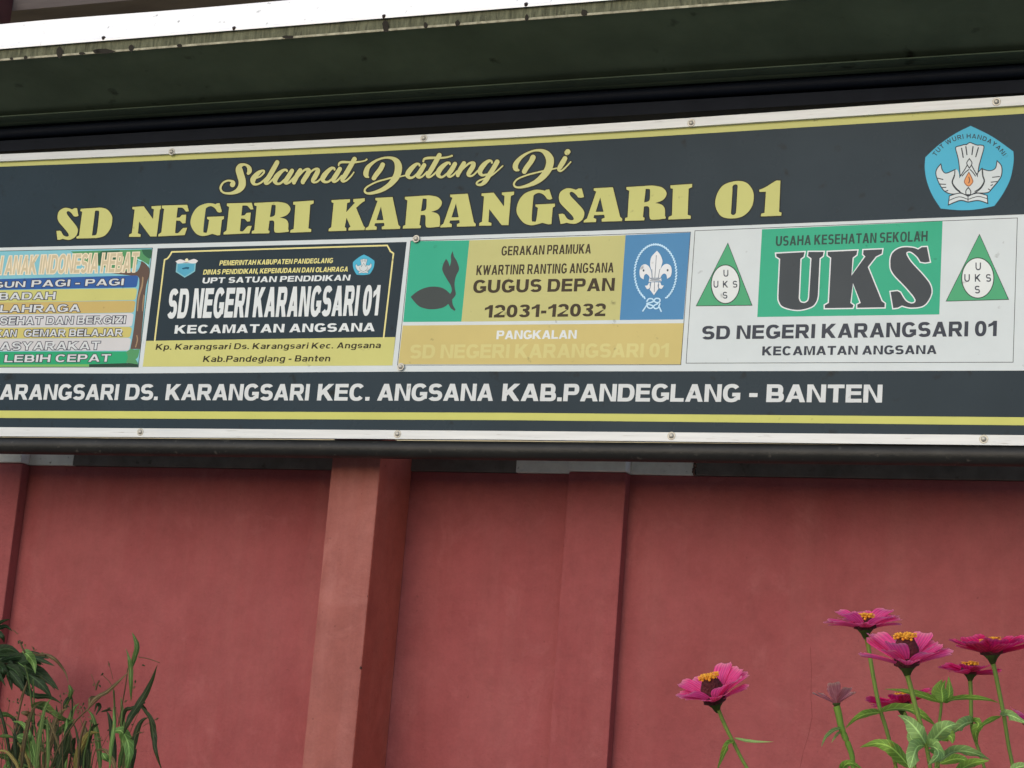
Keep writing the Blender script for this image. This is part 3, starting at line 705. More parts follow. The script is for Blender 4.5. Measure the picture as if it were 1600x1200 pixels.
def l5(s, x0, x1, lt, lb, rt_, rb_): text(P, s, x0 * .1875, x1 * .1875, (370 + lt * .1875, 370 + lb * .1875), (370 + rt_ * .1875, 370 + rb_ * .1875), LT, 'bold', OUT, 1.1, gap=.14)
l5('GUN', -60, 208, 378, 428, 370, 418); l5('PAGI - PAGI', 260, 1028, 362, 418, 348, 403)
l5('BADAH', -12, 458, 468, 525, 460, 520)
l5('LAHRAGA', -2, 665, 570, 630, 563, 624)
l5('SEHAT DAN BERGIZI', -2, 1042, 670, 733, 660, 722)
l5('KAN', -40, 135, 778, 836, 775, 832); l5('GEMAR BELAJAR', 198, 1018, 774, 832, 768, 826)
l5('ASYARAKAT', -2, 830, 880, 944, 872, 938)
l5('LEBIH CEPAT', 35, 918, 985, 1045, 978, 1040)

# ---- panel B: school name plate
pb = panel([(246.3, 388), (635.4, 378), (613.1, 571), (222.9, 573)], BLACK, 'dark name plate panel with a thin yellow frame line and a yellow foot')
P = Print(.0007)
z6 = lambda l: [(210 + x * .26875, 370 + y * .26875) for x, y in l]
YP = vinyl('plate yellow', (190, 189, 116))
P.poly([z6([(68, 605), (1517, 583), (1500, 748), (48, 755)])], YP)
THIN = vinyl('frame yellow', (214, 206, 140))
fr = z6([(118, 604), (175, 134), (192, 126), (204, 112), (218, 88), (1470, 50), (1480, 68), (1488, 84), (1506, 96), (1449, 585)])
for a, b in zip(fr, fr[1:]):
    P.ribbon([(*a, 2.4), (*b, 2.4)], THIN, caps=True, seg=1)
P.build('yellow_frame', pb)
P = Print(.0010, auto=pb, word='name plate')
def l6(s, x0, x1, lt, lb, rt_, rb_, m, wgt='black', **kw):
    text(P, s, 210 + x0 * .26875, 210 + x1 * .26875, (370 + lt * .26875, 370 + lb * .26875), (370 + rt_ * .26875, 370 + rb_ * .26875), m, wgt, **kw)
PY = vinyl('pale yellow', (206, 200, 130), k=1.2); DK = vinyl('dark olive', (52, 46, 22), k=.8); WH = vinyl('letter white', (206, 212, 214), k=1.12)
l6('PEMERINTAH KABUPATEN PANDEGLANG', 493, 1152, 138, 167, 123, 152, PY, slant=.1, gap=.12)
l6('DINAS PENDIDIKAN, KEPEMUDAAN DAN OLAHRAGA', 398, 1240, 191, 220, 173, 202, PY, slant=.1, gap=.12)
l6('UPT SATUAN PENDIDIKAN', 393, 1252, 238, 271, 220, 254, WH, slant=.08, gap=.12)
l6('SD NEGERI KARANGSARI 01', 187, 1415, 303, 475, 280, 457, WH, 'condblack', gap=.12)
l6('KECAMATAN ANGSANA', 232, 1396, 514, 563, 500, 549, WH, gap=.13)
l6('Kp. Karangsari Ds. Karangsari Kec. Angsana', 122, 1430, 623, 657, 612, 647, DK, 'bold', slant=.1, gap=.15)
l6('Kab.Pandeglang - Banten', 397, 1136, 692, 728, 688, 724, DK, 'bold', slant=.1, gap=.15)
emblem(pb, (545 - 4.6, 390 - 3.6), 45 / 1200 * 1.08, detail=False)
P = Print(.0010)
zs = lambda *l: [[(265 + q.x * .0375, 395 + q.y * .0375) for q in spline(list(l), seg=4)]]
P.poly(zs((290,430),(1095,420),(1060,770),(900,880,1),(625,1035),(400,890,1),(255,800)), vinyl('shield rim', (120, 178, 190)))
P.poly(zs((345,470),(1040,455),(1015,745),(860,840,1),(630,985),(430,850,1),(315,770)), vinyl('shield blue', (76, 156, 184)))
P.poly(zs((245,360),(420,275,1),(560,300,1),(700,340,1),(860,300,1),(1030,255,1),(1190,335),(1100,430),(940,440,1),(700,400,1),(500,430,1),(330,450)), vinyl('shield ribbon', (214, 212, 214), k=1.08))
P.poly(zs((640,280),(720,230,1),(780,290,1),(770,360,1),(680,370,1)), vinyl('star', (214, 210, 176), k=1.2))
P.poly(zs((510,640),(640,600,1),(700,585,1),(820,600),(780,690,1),(700,670,1),(560,690,1)), vinyl('rhino', (14, 84, 112)))
P.build('emblem', pb, 'small pale blue shield emblem under a white ribbon')

# ---- panel C: scouts
pc = panel([(642.2, 377), (1078.5, 363), (1063.3, 569.5), (621.6, 570)], WHITE, 'scout panel, green, yellow and blue fields over an ochre strip', (LINE, .9))
P = Print(.0007)
z7 = lambda l: [(610 + x * .30625, 350 + y * .30625) for x, y in l]
GREEN = vinyl('scout green', (40, 160, 130)); YC = vinyl('scout yellow', (182, 180, 120)); BL = vinyl('scout blue', (66, 126, 172)); OC = vinyl('ochre', (190, 175, 112))
P.poly([z7([(105, 88), (403, 83), (362, 498), (65, 500)])], GREEN)
P.poly([z7([(403, 83), (1200, 57), (1170, 490), (362, 498)])], YC)
P.poly([z7([(1200, 57), (1530, 43), (1495, 487), (1170, 490)])], BL)
P.poly([z7([(63, 518), (1496, 506), (1480, 716), (40, 716)])], OC)
P.build('colour_fields', pc)
P = Print(.0010)
zq = lambda *l: [[(630 + q.x * .11662, 370 + q.y * .11662) for q in spline(list(l), seg=6)]]
CH = vinyl('charcoal', (60, 70, 72), k=.9)
P.poly(zq((100,805),(170,745,1),(260,695,1),(370,668,1),(490,675,1),(570,710,1),(630,765),(650,720,1),(635,650,1),(580,560,1),(525,450,1),(535,370,1),(573,295),(600,330,1),(622,395),(640,330,1),(640,250,1),(662,190),(680,260,1),(720,330,1),(748,430,1),(710,520,1),(690,600,1),(690,680,1),(705,760,1),(690,800,1),(655,840),(665,910,1),(700,975),(690,992),(640,960,1),(605,900),(540,945,1),(440,968,1),(330,968,1),(220,935,1),(150,870,1)), CH)
P.build('emblem', pc, 'dark sprouting coconut seedling emblem on green')
P = Print(.0010)
ze = lambda *l: [[(980 + q.x * .10835, 370 + q.y * .10835) for q in spline(list(l), seg=5)]]
ez = lambda x, y: (980 + x * .10835, 370 + y * .10835)
PW = vinyl('emblem white', (212, 216, 220), k=1.12); ROPE = vinyl('rope', (180, 214, 236), k=1.12); GY = vinyl('grey line', (120, 132, 146))
N_ = 52
for i in range(N_):
    a = math.radians(-60 + 300 * i / (N_ - 1) + 0) ; 
    ang = math.radians(122 + 296 * i / (N_ - 1))
    x = 408 + 300 * math.cos(ang); y = 525 + 415 * math.sin(ang)
    tx, ty = -300 * math.sin(ang), 415 * math.cos(ang); L_ = math.hypot(tx, ty); tx, ty = tx / L_, ty / L_
    c, q = math.cos(.5), math.sin(.5); dx_, dy_ = tx * c - ty * q, tx * q + ty * c
    a0 = ez(x - dx_ * 13, y - dy_ * 13); a1 = ez(x + dx_ * 13, y + dy_ * 13)
    P.ribbon([(*a0, 2.3), (*a1, 2.3)], ROPE, seg=1)
# fleur-de-lis
P.poly(ze((430,200),(480,265,1),(508,350,1),(490,430,1),(450,590),(355,590),(350,500,1),(330,400,1),(345,300,1),(390,240,1)), PW)
P.poly(ze((352,592),(345,500,1),(310,425,1),(255,395,1),(200,425,1),(178,500,1),(190,580,1),(238,615),(245,560,1),(275,535,1),(310,560,1),(325,592)), PW)
P.poly(ze((455,592),(470,500,1),(510,420,1),(570,390,1),(625,420,1),(642,490,1),(625,570,1),(575,605),(565,550,1),(535,530,1),(500,550,1),(480,592)), PW)
P.poly(ze((320,595),(490,595),(495,640),(310,650)), PW)
P.poly(ze((340,655),(460,655),(440,700,1),(450,750),(385,840),(325,760),(340,700,1)), PW)
P.poly(ze((330,655),(325,700,1),(330,730,1),(290,755,1),(255,705),(290,700,1),(310,670)), PW)
P.poly(ze((450,655),(460,690,1),(455,730,1),(495,750,1),(530,700),(495,700,1),(480,660)), PW)
for l in ([(420, 270), (410, 430), (398, 590)], [(355, 470), (362, 590)], [(470, 470), (448, 590)], [(330, 600), (400, 606), (480, 600)], [(330, 628), (400, 634), (480, 628)], [(395, 650), (390, 790)], [(342, 660), (330, 740)], [(452, 660), (452, 740)], [(345, 612), (400, 618), (460, 612)]):
    P.ribbon([(*ez(x, y), 1.1) for x, y in l], GY, seg=3)
for x, y in ((236, 485), (583, 482)):
    P.poly([[(ez(x, y)[0] + 1.6 * math.cos(a), ez(x, y)[1] + 2.0 * math.sin(a)) for a in (0, .9, 1.8, 2.7, 3.6, 4.5, 5.4)]], vinyl('grey dot', (70, 84, 96)))
for l in ([(285, 930), (310, 895), (360, 895), (390, 930), (430, 950), (470, 935), (465, 895), (410, 890), (380, 930), (330, 950), (285, 960)], [(285, 970), (300, 1020), (350, 1030), (390, 990), (440, 965)],
          [(470, 965), (450, 1020), (400, 1035), (360, 990), (300, 975)], [(290, 975), (225, 1070)], [(455, 995), (490, 1075)]):
    P.ribbon([(*ez(x, y), 2.2) for x, y in l], ROPE, seg=3)
P.build('emblem', pc, 'white fleur-de-lis inside a knotted rope ring on blue')
P = Print(.0010, auto=pc, word='scout panel')
DB = vinyl('dark brown', (60, 50, 34), k=.9)
def l7(s, x0, x1, lt, lb, rt_, rb_, m, wgt='bold', **kw):
    text(P, s, 610 + x0 * .30625, 610 + x1 * .30625, (350 + lt * .30625, 350 + lb * .30625), (350 + rt_ * .30625, 350 + rb_ * .30625), m, wgt, **kw)
l7('GERAKAN PRAMUKA', 565, 1022, 114, 161, 101, 150, DB, 'cond', gap=.16)
l7('KWARTINR RANTING ANGSANA', 437, 1138, 211, 261, 196, 247, DB, 'cond', gap=.16)
l7('GUGUS DEPAN', 420, 1142, 286, 352, 275, 341, DB, 'black', gap=.13)
l7('12031-12032', 478, 1096, 414, 478, 405, 470, DB, 'black', gap=.13)
l7('PANGKALAN', 540, 949, 544, 588, 541, 585, WH, 'black', gap=.09)
l7('SD NEGERI KARANGSARI 01', 97, 1418, 616, 686, 608, 680, vinyl('ghost yellow', (196, 188, 126)), 'black', gap=.09)

# ---- panel D: school health unit
pd_ = panel([(1086.3, 361), (1589.2, 341), (1582.5, 565.5), (1072.5, 567)], WHITE, 'white school health panel with a green UKS block between two green triangles', (LINE, .9))
P = Print(.0007)
z8 = lambda l: [(1060 + x * .3375, 330 + y * .3375) for x, y in l]
UG = vinyl('health green', (40, 160, 126)); TG = vinyl('triangle green', (66, 156, 112)); ND = vinyl('slate', (52, 60, 74), k=.95)
P.poly([z8([(387, 84), (1223, 46), (1208, 478), (365, 490)])], UG)
P.build('colour_fields', pd_)
UKS = [[[(125,145),(370,132),(362,170),(335,190),(320,530),(335,562,1),(370,570,1),(400,552,1),(410,520),(430,185),(400,165),(405,130),(535,130),(528,165),(500,185),(485,505),(470,560,1),(425,605,1),(310,630,1),(190,605,1),(150,555,1),(145,505),(160,190),(128,170)]],
       [[(570,130),(825,118),(818,155),(785,180),(775,335),(895,170),(875,150),(878,115),(1040,108),(1035,145),(985,170),(915,260),(1035,555),(1062,575),(1060,608),(825,612),(825,585),(855,570),(788,400),(765,570),(792,590),(785,612),(545,615),(545,590),(580,570),(600,180),(570,160)]],
       [[(1425,88),(1450,215),(1410,222),(1370,215),(1340,170,1),(1290,130,1),(1255,130,1),(1250,155,1),(1290,220,1),(1400,340,1),(1455,420,1),(1460,500,1),(1400,590,1),(1290,610,1),(1210,592),(1175,610),(1135,615),(1112,475),(1170,468),(1195,480),(1240,550,1),(1290,575,1),(1325,560,1),(1315,520,1),(1240,430,1),(1130,310,1),(1110,220,1),(1130,140,1),(1200,95,1),(1290,92,1),(1350,110),(1380,90)]]]
P = Print(.0010)
Ls = [[[Vector((1190 + q.x * .18125, 370 + q.y * .18125)) for q in spline(l, seg=6)] for l in g_] for g_ in UKS]
for l in Ls: P.poly(grow(l, 1.9), PW)
P.off += .00003
CHU = vinyl('UKS slate', (56, 66, 74), k=.95)
for l in Ls: P.poly(l, CHU)
P.build('lettering', pd_, 'big slate slab letters UKS with a white outline')
P = Print(.0010, auto=pd_, word='dark slate')
def l8(s, x0, x1, lt, lb, rt_, rb_, m, wgt='bold', **kw):
    text(P, s, 1060 + x0 * .3375, 1060 + x1 * .3375, (330 + lt * .3375, 330 + lb * .3375), (330 + rt_ * .3375, 330 + rb_ * .3375), m, wgt, **kw)
l8('USAHA KESEHATAN SEKOLAH', 450, 1153, 116, 161, 91, 139, vinyl('green ink', (34, 74, 68), k=.9), 'cond', gap=.16)
l8('SD NEGERI KARANGSARI 01', 107, 1473, 532, 594, 507, 578, ND, 'black', gap=.13)
l8('KECAMATAN ANGSANA', 387, 1195, 626, 668, 620, 661, ND, 'black', gap=.13)
for (tp, br, bl_, cx, cy, rx_, ry_, dx2, dy2, cap) in (((229, 145), (343, 437), (80, 440), 218, 338, 67, 90, 44, 51, 31), ((1394, 104), (1531, 410), (1237, 418), 1386, 309, 75, 94, 49.5, 54, 35)):
    P = Print(.0010); I2 = vinyl('triangle ink', (36, 66, 56), k=.9)
    P.poly([z8([tp, br, bl_])], I2); 
    tri = [Vector(p) for p in z8([tp, br, bl_])]
    P.poly(grow([tri], -1.1), TG)
    P.poly([z8([(cx + (rx_ + 1.5) * math.cos(a * .157), cy + (ry_ + 1.5) * math.sin(a * .157)) for a in range(40)])], I2)
    P.poly([z8([(cx + (rx_ - 3) * math.cos(a * .157), cy + (ry_ - 3) * math.sin(a * .157)) for a in range(40)])], vinyl('disc white', (208, 214, 214), k=1.12))
    for ch, ox, oy in (('U', 2, -1), ('U', -1, 0), ('K', 0, 0), ('S', 1, 0), ('S', -2, 1)):
        gx = cx + (ox if abs(ox) == 2 else ox * dx2) ; gy = cy + oy * dy2
        gw, pcs = glyph(ch, .19, .16)
        for pc_ in pcs:
            P.poly([z8([(gx + (u - gw / 2) * cap * .8, gy + cap / 2 - v * cap) for u, v in l]) for l in pc_], ND)
    P.build('emblem', pd_, 'green triangle with a white disc lettered U K S')

# ---- frame pipes and posts
pb0, pb1 = at(PXL, 697, .02), at(PXR, 697, .02)
zc = (at(0, 697, 0).z + at(800, 702.5, 0).z + at(1600, 714, 0).z) / 3
r_p = .0355
zc0, zc1 = at(0, 695.5, 0).z, at(1600, 712, 0).z
sl = (zc1 - zc0) / (at(1600, 715, 0).x - at(0, 698, 0).x)
X0, X1 = at(PXL, 600, 0).x - .05, at(PXR, 400, 0).x + .05
zz = lambda x: zc0 + sl * (x - at(0, 698, 0).x)
NP = 14
sweep('bottom_pipe', [Vector((X0 + (X1 - X0) * i / NP, .012, zz(X0 + (X1 - X0) * i / NP))) for i in range(NP + 1)], [r_p] * (NP + 1), tube_m, sg, n=24)
zT0, zT1 = at(0, 228, 0).z, at(1600, 134, 0).z
sT = (zT1 - zT0) / (at(1600, 134, 0).x - at(0, 228, 0).x)
zt_ = lambda x: zT0 + sT * (x - at(0, 228, 0).x)
V = []; 
for x in (X0, X1):
    z = zt_(x)
    V += [(x, -.012, z - .03), (x, .06, z - .03), (x, .06, z + .0), (x, .02, z + .032), (x, -.012, z + .018)]
mesh('top_bar', V, [(0, 1, 2, 3, 4), (9, 8, 7, 6, 5), (0, 5, 6, 1), (1, 6, 7, 2), (2, 7, 8, 3), (3, 8, 9, 4), (4, 9, 5, 0)], navy_m, sg)
sweep('top_pipe', [Vector((X0 + (X1 - X0) * i / NP, .02, zt_(X0 + (X1 - X0) * i / NP) + .062)) for i in range(NP + 1)], [.024] * (NP + 1), navy_m, sg, n=16)
mesh('light_gap_plate', [(X0, .068, zt_(X0) - .03), (X1, .068, zt_(X1) - .03), (X1, .068, zt_(X1) + .22), (X0, .068, zt_(X0) + .22), (X0, .073, zt_(X0) - .03), (X1, .073, zt_(X1) - .03), (X1, .073, zt_(X1) + .22), (X0, .073, zt_(X0) + .22)], [(0, 1, 2, 3), (7, 6, 5, 4), (0, 4, 5, 1), (3, 2, 6, 7)], navy_m, sg)  # added plate, blocks light showing through the gap below the soffit
for x in (X0 - .03, X1 + .03):
    sweep('post', [Vector((x, .03, 0)), Vector((x, .03, 1.2)), Vector((x, .03, zt_(x) + .10))], [.05] * 3, tube_m, sg, n=20)

# ---- little roof over the sign
cp = empty('canopy', (0, 0, 0)); cp.parent = sg
soff_m = mat('green grey soffit', (84, 97, 80), rough=.75, rgb2=(70, 82, 67), scale=2.5, bump=.12, bscale=20, spec=.25, spots=.12, spot_rgb=(30, 34, 26), spot_scale=9)
lip_m = mat('dirty lip', (112, 114, 92), rough=.8, rgb2=(72, 74, 58), scale=9, stretch=(9, 1, 1.2), bump=.4, spec=.2, spots=.5, spot_rgb=(48, 46, 38), spot_scale=7)
sheet_m = mat('white roof sheet', (250, 251, 252), rough=.45, var=.01, scale=3, spec=.5, spots=.03, spot_rgb=(150, 150, 150))
edge_m = mat('pale drip edge', (176, 172, 146), rough=.6, rgb2=(110, 106, 84), scale=30)
b0 = at(0, 198, .03); b1 = at(1600, 99, .03)             # rear line of the soffit
def line3(a, b, x): t = (x - a.x) / (b.x - a.x); return a + (b - a) * t
DEP = .42
fy = -DEP
f0 = at(0, 94.5, fy); f1 = at(1200, 1.5, fy)
print('canopy z rear', b0.z, b1.z, 'front', f0.z, f1.z)
XA, XB = X0 - .25, X1 + .25
NS = 40
XX = [XA + (XB - XA) * i / NS for i in range(NS + 1)]
def rear(x): return line3(b0, b1, x)
def front(x): return line3(f0, f1, x)
def quads(n, m_): return [(i * m_ + j, (i + 1) * m_ + j, (i + 1) * m_ + j + 1, i * m_ + j + 1) for i in range(n) for j in range(m_ - 1)]
# soffit (a thin tray): rear strip is a separate step
V = []
for x in XX:
    r_, f_ = rear(x), front(x)
    for q in range(7):
        p = r_.lerp(f_, q / 6); w = .004 * math.sin(x * 3.1 + q) * (q not in (0, 6))
        V.append((x, p.y, p.z + w))
mesh('soffit', V, quads(NS, 7), soff_m, cp, smooth=True)
V = []
for x in XX:
    r_ = rear(x); g_ = at(0, 0, 0)
    V += [(x, -.0, r_.z + .004), (x, -.06, r_.z - .0015), (x, -.088, r_.z - .0015), (x, -.09, r_.z + .002)]
mesh('batten', V, quads(NS, 4), soff_m, cp)
# lip (front edge board), drip edge, sheet
LIPH = abs(at(400, 61, fy).z - at(400, 42.5, fy).z)
V = []
for x in XX:
    f_ = front(x); V += [(x, fy, f_.z), (x, fy, f_.z + LIPH), (x, fy + .012, f_.z + LIPH), (x, fy + .012, f_.z)]
mesh('fascia', V, quads(NS, 4) + [(i * 4 + 3, i * 4, (i + 1) * 4, (i + 1) * 4 + 3) for i in range(NS)], lip_m, cp)
V = []
for x in XX:
    f_ = front(x); V += [(x, fy - .006, f_.z - .004), (x, fy - .006, f_.z + .0045), (x, fy - .001, f_.z + .0045), (x, fy - .001, f_.z - .004)]
mesh('drip_edge', V, quads(NS, 4) + [(i * 4 + 3, i * 4, (i + 1) * 4, (i + 1) * 4 + 3) for i in range(NS)], edge_m, cp)
V = []
ridge = []
for i, x in enumerate(XX):
    f_ = front(x); z0 = f_.z + LIPH + .002
    s = .36
    wv = .004 * math.sin(x * 2.3) + .003 * math.sin(x * 5.1 + 1)
    V += [(x, fy - .012, z0 - .006), (x, fy - .012, z0 + .003), (x, fy - .006, z0 + .010), (x, fy + .022 + wv, z0 + .07), (x, fy + .05, z0 + .132 + wv * .5), (x, fy + .07, z0 + .140), (x, fy + .46, z0 + .10), (x, fy + .46, z0 + .06)]
mesh('roof_sheet', V, quads(NS, 8), sheet_m, cp, smooth=False)
rust = mat('rusty screw', (52, 40, 38), rough=.8)
for px, py in ((163, 62.5), (367, 47.5), (601, 29), (823, 10.5)):
    p = at(px, py, fy - .004)
    bm = bmesh.new(); bmesh.ops.create_cone(bm, cap_ends=True, segments=8, radius1=.009, radius2=.007, depth=.012)
    me = bpy.data.meshes.new('screw'); bm.to_mesh(me); bm.free(); me.materials.append(rust)
    o = link('screw', me, cp); o.location = p + Vector((0, -.006, .006)); o.rotation_euler = (math.radians(50), 0, 0)
# rust runs under the screws and lumps of dirt on the drip edge
dirt = mat('dirt', (40, 36, 28), rough=1)
V = []; Fc = []
for px, w, h in ((93, 5, 16), (163, 16, 6), (152, 8, 6), (40, 3, 5), (280, 4, 5), (450, 10, 5), (602, 5, 20), (665, 3, 10), (715, 4, 9), (823, 3, 10), (913, 6, 10), (18, 3, 4), (205, 4, 10), (128, 5, 4)):
    py = interp((0, 94.5), (1200, 1.5))(px); b = len(V); n = 9
    for k_ in range(n):
        a = 2 * math.pi * k_ / n; rr = random.uniform(.75, 1.15)
        V.append(at(px + w * math.cos(a) * rr, py - h * .35 + h * .6 * math.sin(a) * rr, fy - .0075))
    Fc.append(tuple(range(b, b + n)))
mesh('dirt_patches', V, Fc, dirt, cp)['kind'] = 'stuff'
for x in (XA, XB):     # gable ends
    f_, r_ = front(x), rear(x)
    mesh('end_panel', [(x, fy, f_.z), (x, .02, r_.z), (x, .0, f_.z + LIPH + .09), (x, fy + .07, f_.z + LIPH + .14), (x, fy, f_.z + LIPH)], [(0, 1, 2, 3, 4)], sheet_m, cp)
# rear slope closing sheet
# ================================================================== PLANTS
def veins(M, rgb, per=9.0, rib=.05):
    nt = M.node_tree; N = nt.nodes; L = nt.links; b = N['Principled BSDF']; src = b.inputs['Base Color'].links[0].from_socket
    def mth(op, a, c=None, d=None):
        n = N.new('ShaderNodeMath'); n.operation = op
        for i, v in enumerate((a, c, d)):
            if v is None: continue
            if isinstance(v, (int, float)): n.inputs[i].default_value = v
            else: L.new(v, n.inputs[i])
        return n.outputs[0]
    tc = N.new('ShaderNodeTexCoord'); sp = N.new('ShaderNodeSeparateXYZ'); L.new(tc.outputs['UV'], sp.inputs[0])
    w = mth('ABSOLUTE', mth('SUBTRACT', sp.outputs[0], .5))
    r = mth('LESS_THAN', w, rib)
    ph = mth('FRACT', mth('SUBTRACT', mth('MULTIPLY', sp.outputs[1], per), mth('MULTIPLY', w, 2.6)))
    v = mth('MULTIPLY', mth('LESS_THAN', ph, .16), .45)
    f = mth('MULTIPLY', mth('MAXIMUM', r, v), mth('LESS_THAN', w, .49))
    mx = N.new('ShaderNodeMix'); mx.data_type = 'RGBA'; mx.inputs[7].default_value = (*lin(rgb), 1)
    L.new(f, mx.inputs[0]); L.new(src, mx.inputs[6]); L.new(mx.outputs[2], b.inputs['Base Color'])
    return M
def leafmat(name, a, b, rough=.5):
    if name in _mats: return _mats[name]
    return translucent(veins(mat(name, a, rough=rough, rgb2=b, scale=14, spec=.18, spots=.25, spot_rgb=tuple(int(v * f) for v, f in zip(a, (1.05, .75, .6))), spot_scale=38), tuple(min(255, int(v * 1.22 + 14)) for v in a)), .35 if 'stem' not in name else 0)
LG = leafmat('zinnia leaf', (138, 174, 76), (108, 148, 62)); LP = leafmat('pale zinnia leaf', (150, 184, 112), (122, 160, 88)); ST = leafmat('zinnia stem', (112, 136, 58), (88, 108, 50))
STR = leafmat('reddish stem', (116, 84, 62), (98, 72, 54))
PK = mat('pink petal', (255, 112, 180), rough=.55, rgb2=(246, 64, 144), stretch=(2, 26, 6), scale=20, spec=.25); MG = mat('magenta petal', (250, 44, 124), rough=.55, rgb2=(192, 18, 92), stretch=(2, 26, 6), scale=20, spec=.25)
PKB = mat('petal underside', (236, 104, 150), rough=.65, rgb2=(222, 88, 134), stretch=(2, 26, 6), scale=20, spec=.2); FADE = mat('faded petal', (220, 150, 156), rough=.7, rgb2=(176, 90, 104), stretch=(2, 26, 6), scale=20)
CONE = mat('dark red cone', (92, 20, 30), rough=.8, rgb2=(60, 12, 20), scale=60, bump=.8, bscale=250); YF = mat('yellow floret', (240, 178, 40), rough=.6, rgb2=(222, 140, 30), scale=80)
CAL = leafmat('calyx', (78, 96, 48), (56, 66, 36))
def curve_pts(pts, seg=5):
    out = []; n = len(pts)
    for i in range(n - 1):
        p0, p1, p2, p3 = pts[max(i - 1, 0)], pts[i], pts[i + 1], pts[min(i + 2, n - 1)]
        for q in range(seg):
            t = q / seg
            out.append(.5 * ((2 * p1) + (p2 - p0) * t + (2 * p0 - 5 * p1 + 4 * p2 - p3) * t * t + (3 * p1 - p0 - 3 * p2 + p3) * t ** 3))
    out.append(pts[-1]); return out
def stem(parent, px, Y, w0, w1, m, down=True, name='stem', dy=None):
    pts = [at(x, y, Y + (dy[i] if dy else 0)) for i, (x, y) in enumerate(px)]
    if down and px[-1][1] > 1150:
        l = pts[-1]; d = (pts[-1] - pts[-2]); pts.append(l + d.normalized() * .12); e_ = pts[-1]; pts.append(Vector((e_.x, e_.y, .5 * (e_.z + .15)))); pts.append(Vector((e_.x, e_.y, .15)))
    c = curve_pts(pts); n = len(c); s = (Y - CAM.y) / F * .5
    return sweep(name, c, [(w0 + (w1 - w0) * i / (n - 1)) * s for i in range(n)], m, parent, n=8)
def leaf(parent, px, Y, width, m, dz=None, fold=.25, name='leaf', roll=0.0, tip=.06, curl=0.0, seg=4, belly=.36):
    """blade along picture places, widest near its middle, folded along the midrib"""
    pts = [at(x, y, Y + (dz[i] if dz else .0)) for i, (x, y) in enumerate(px)]
    c = curve_pts(pts, seg); n = len(c); sc_ = (Y - CAM.y) / F
    V = []; Fc = []
    for i, p in enumerate(c):
        t = (c[min(i + 1, n - 1)] - c[max(i - 1, 0)]).normalized()
        side = t.cross(cf).normalized(); nrm = side.cross(t).normalized()
        ang = roll + curl * i / n; side, nrm = side * math.cos(ang) + nrm * math.sin(ang), nrm * math.cos(ang) - side * math.sin(ang)
        u = i / (n - 1)
        wv = (math.sin(math.pi * u ** (math.log(.5) / math.log(belly))) ** 1.05) if 0 < u < 1 else 0
        w = width * sc_ * .5 * max(wv, tip if i == 0 else .02)
        e = .06 * math.sin(i * 1.9 + px[0][0]) * w
        V += [p + side * (w + e) + nrm * w * fold, p + side * w * .5 + nrm * w * fold * .28, p, p - side * w * .5 + nrm * w * fold * .28, p - side * (w - e) + nrm * w * fold]
    for i in range(n - 1):
        for j in range(4): Fc.append((5 * i + j, 5 * i + j + 1, 5 * i + j + 6, 5 * i + j + 5))
    o = mesh(name, V, Fc, m, parent, smooth=True); uv = o.data.uv_layers.new(name='UVMap')
    for lp in o.data.loops: uv.data[lp.index].uv = ((lp.vertex_index % 5) / 4, (lp.vertex_index // 5) / (n - 1))
    return o
def petal_shade(M, tip):
    nt = M.node_tree; N = nt.nodes; L = nt.links; b = N['Principled BSDF']; src = b.inputs['Base Color'].links[0].from_socket
    tc = N.new('ShaderNodeTexCoord'); sp = N.new('ShaderNodeSeparateXYZ'); L.new(tc.outputs['UV'], sp.inputs[0])
    mr = N.new('ShaderNodeMapRange'); mr.inputs[1].default_value = .80; mr.inputs[2].default_value = 1.0; mr.inputs[4].default_value = .75; L.new(sp.outputs[1], mr.inputs[0])
    mx = N.new('ShaderNodeMix'); mx.data_type = 'RGBA'; mx.inputs[7].default_value = (*lin(tip), 1); L.new(mr.outputs[0], mx.inputs[0]); L.new(src, mx.inputs[6])
    wv = N.new('ShaderNodeMath'); wv.operation = 'MULTIPLY'; wv.inputs[1].default_value = 42; L.new(sp.outputs[0], wv.inputs[0])
    sn = N.new('ShaderNodeMath'); sn.operation = 'SINE'; L.new(wv.outputs[0], sn.inputs[0])
    m2 = N.new('ShaderNodeMapRange'); m2.inputs[1].default_value = -1; m2.inputs[3].default_value = .82; m2.inputs[4].default_value = 1.06; L.new(sn.outputs[0], m2.inputs[0])
    hs = N.new('ShaderNodeHueSaturation'); L.new(mx.outputs[2], hs.inputs['Color']); L.new(m2.outputs[0], hs.inputs['Value']); L.new(hs.outputs[0], b.inputs['Base Color'])
petal_shade(_mats['pink petal'], (255, 168, 190)); petal_shade(_mats['magenta petal'], (250, 110, 160)); petal_shade(_mats['faded petal'], (206, 176, 160))
for n_ in ('pink petal', 'magenta petal', 'petal underside', 'faded petal'): translucent(_mats[n_], .5)
PETALS = {}
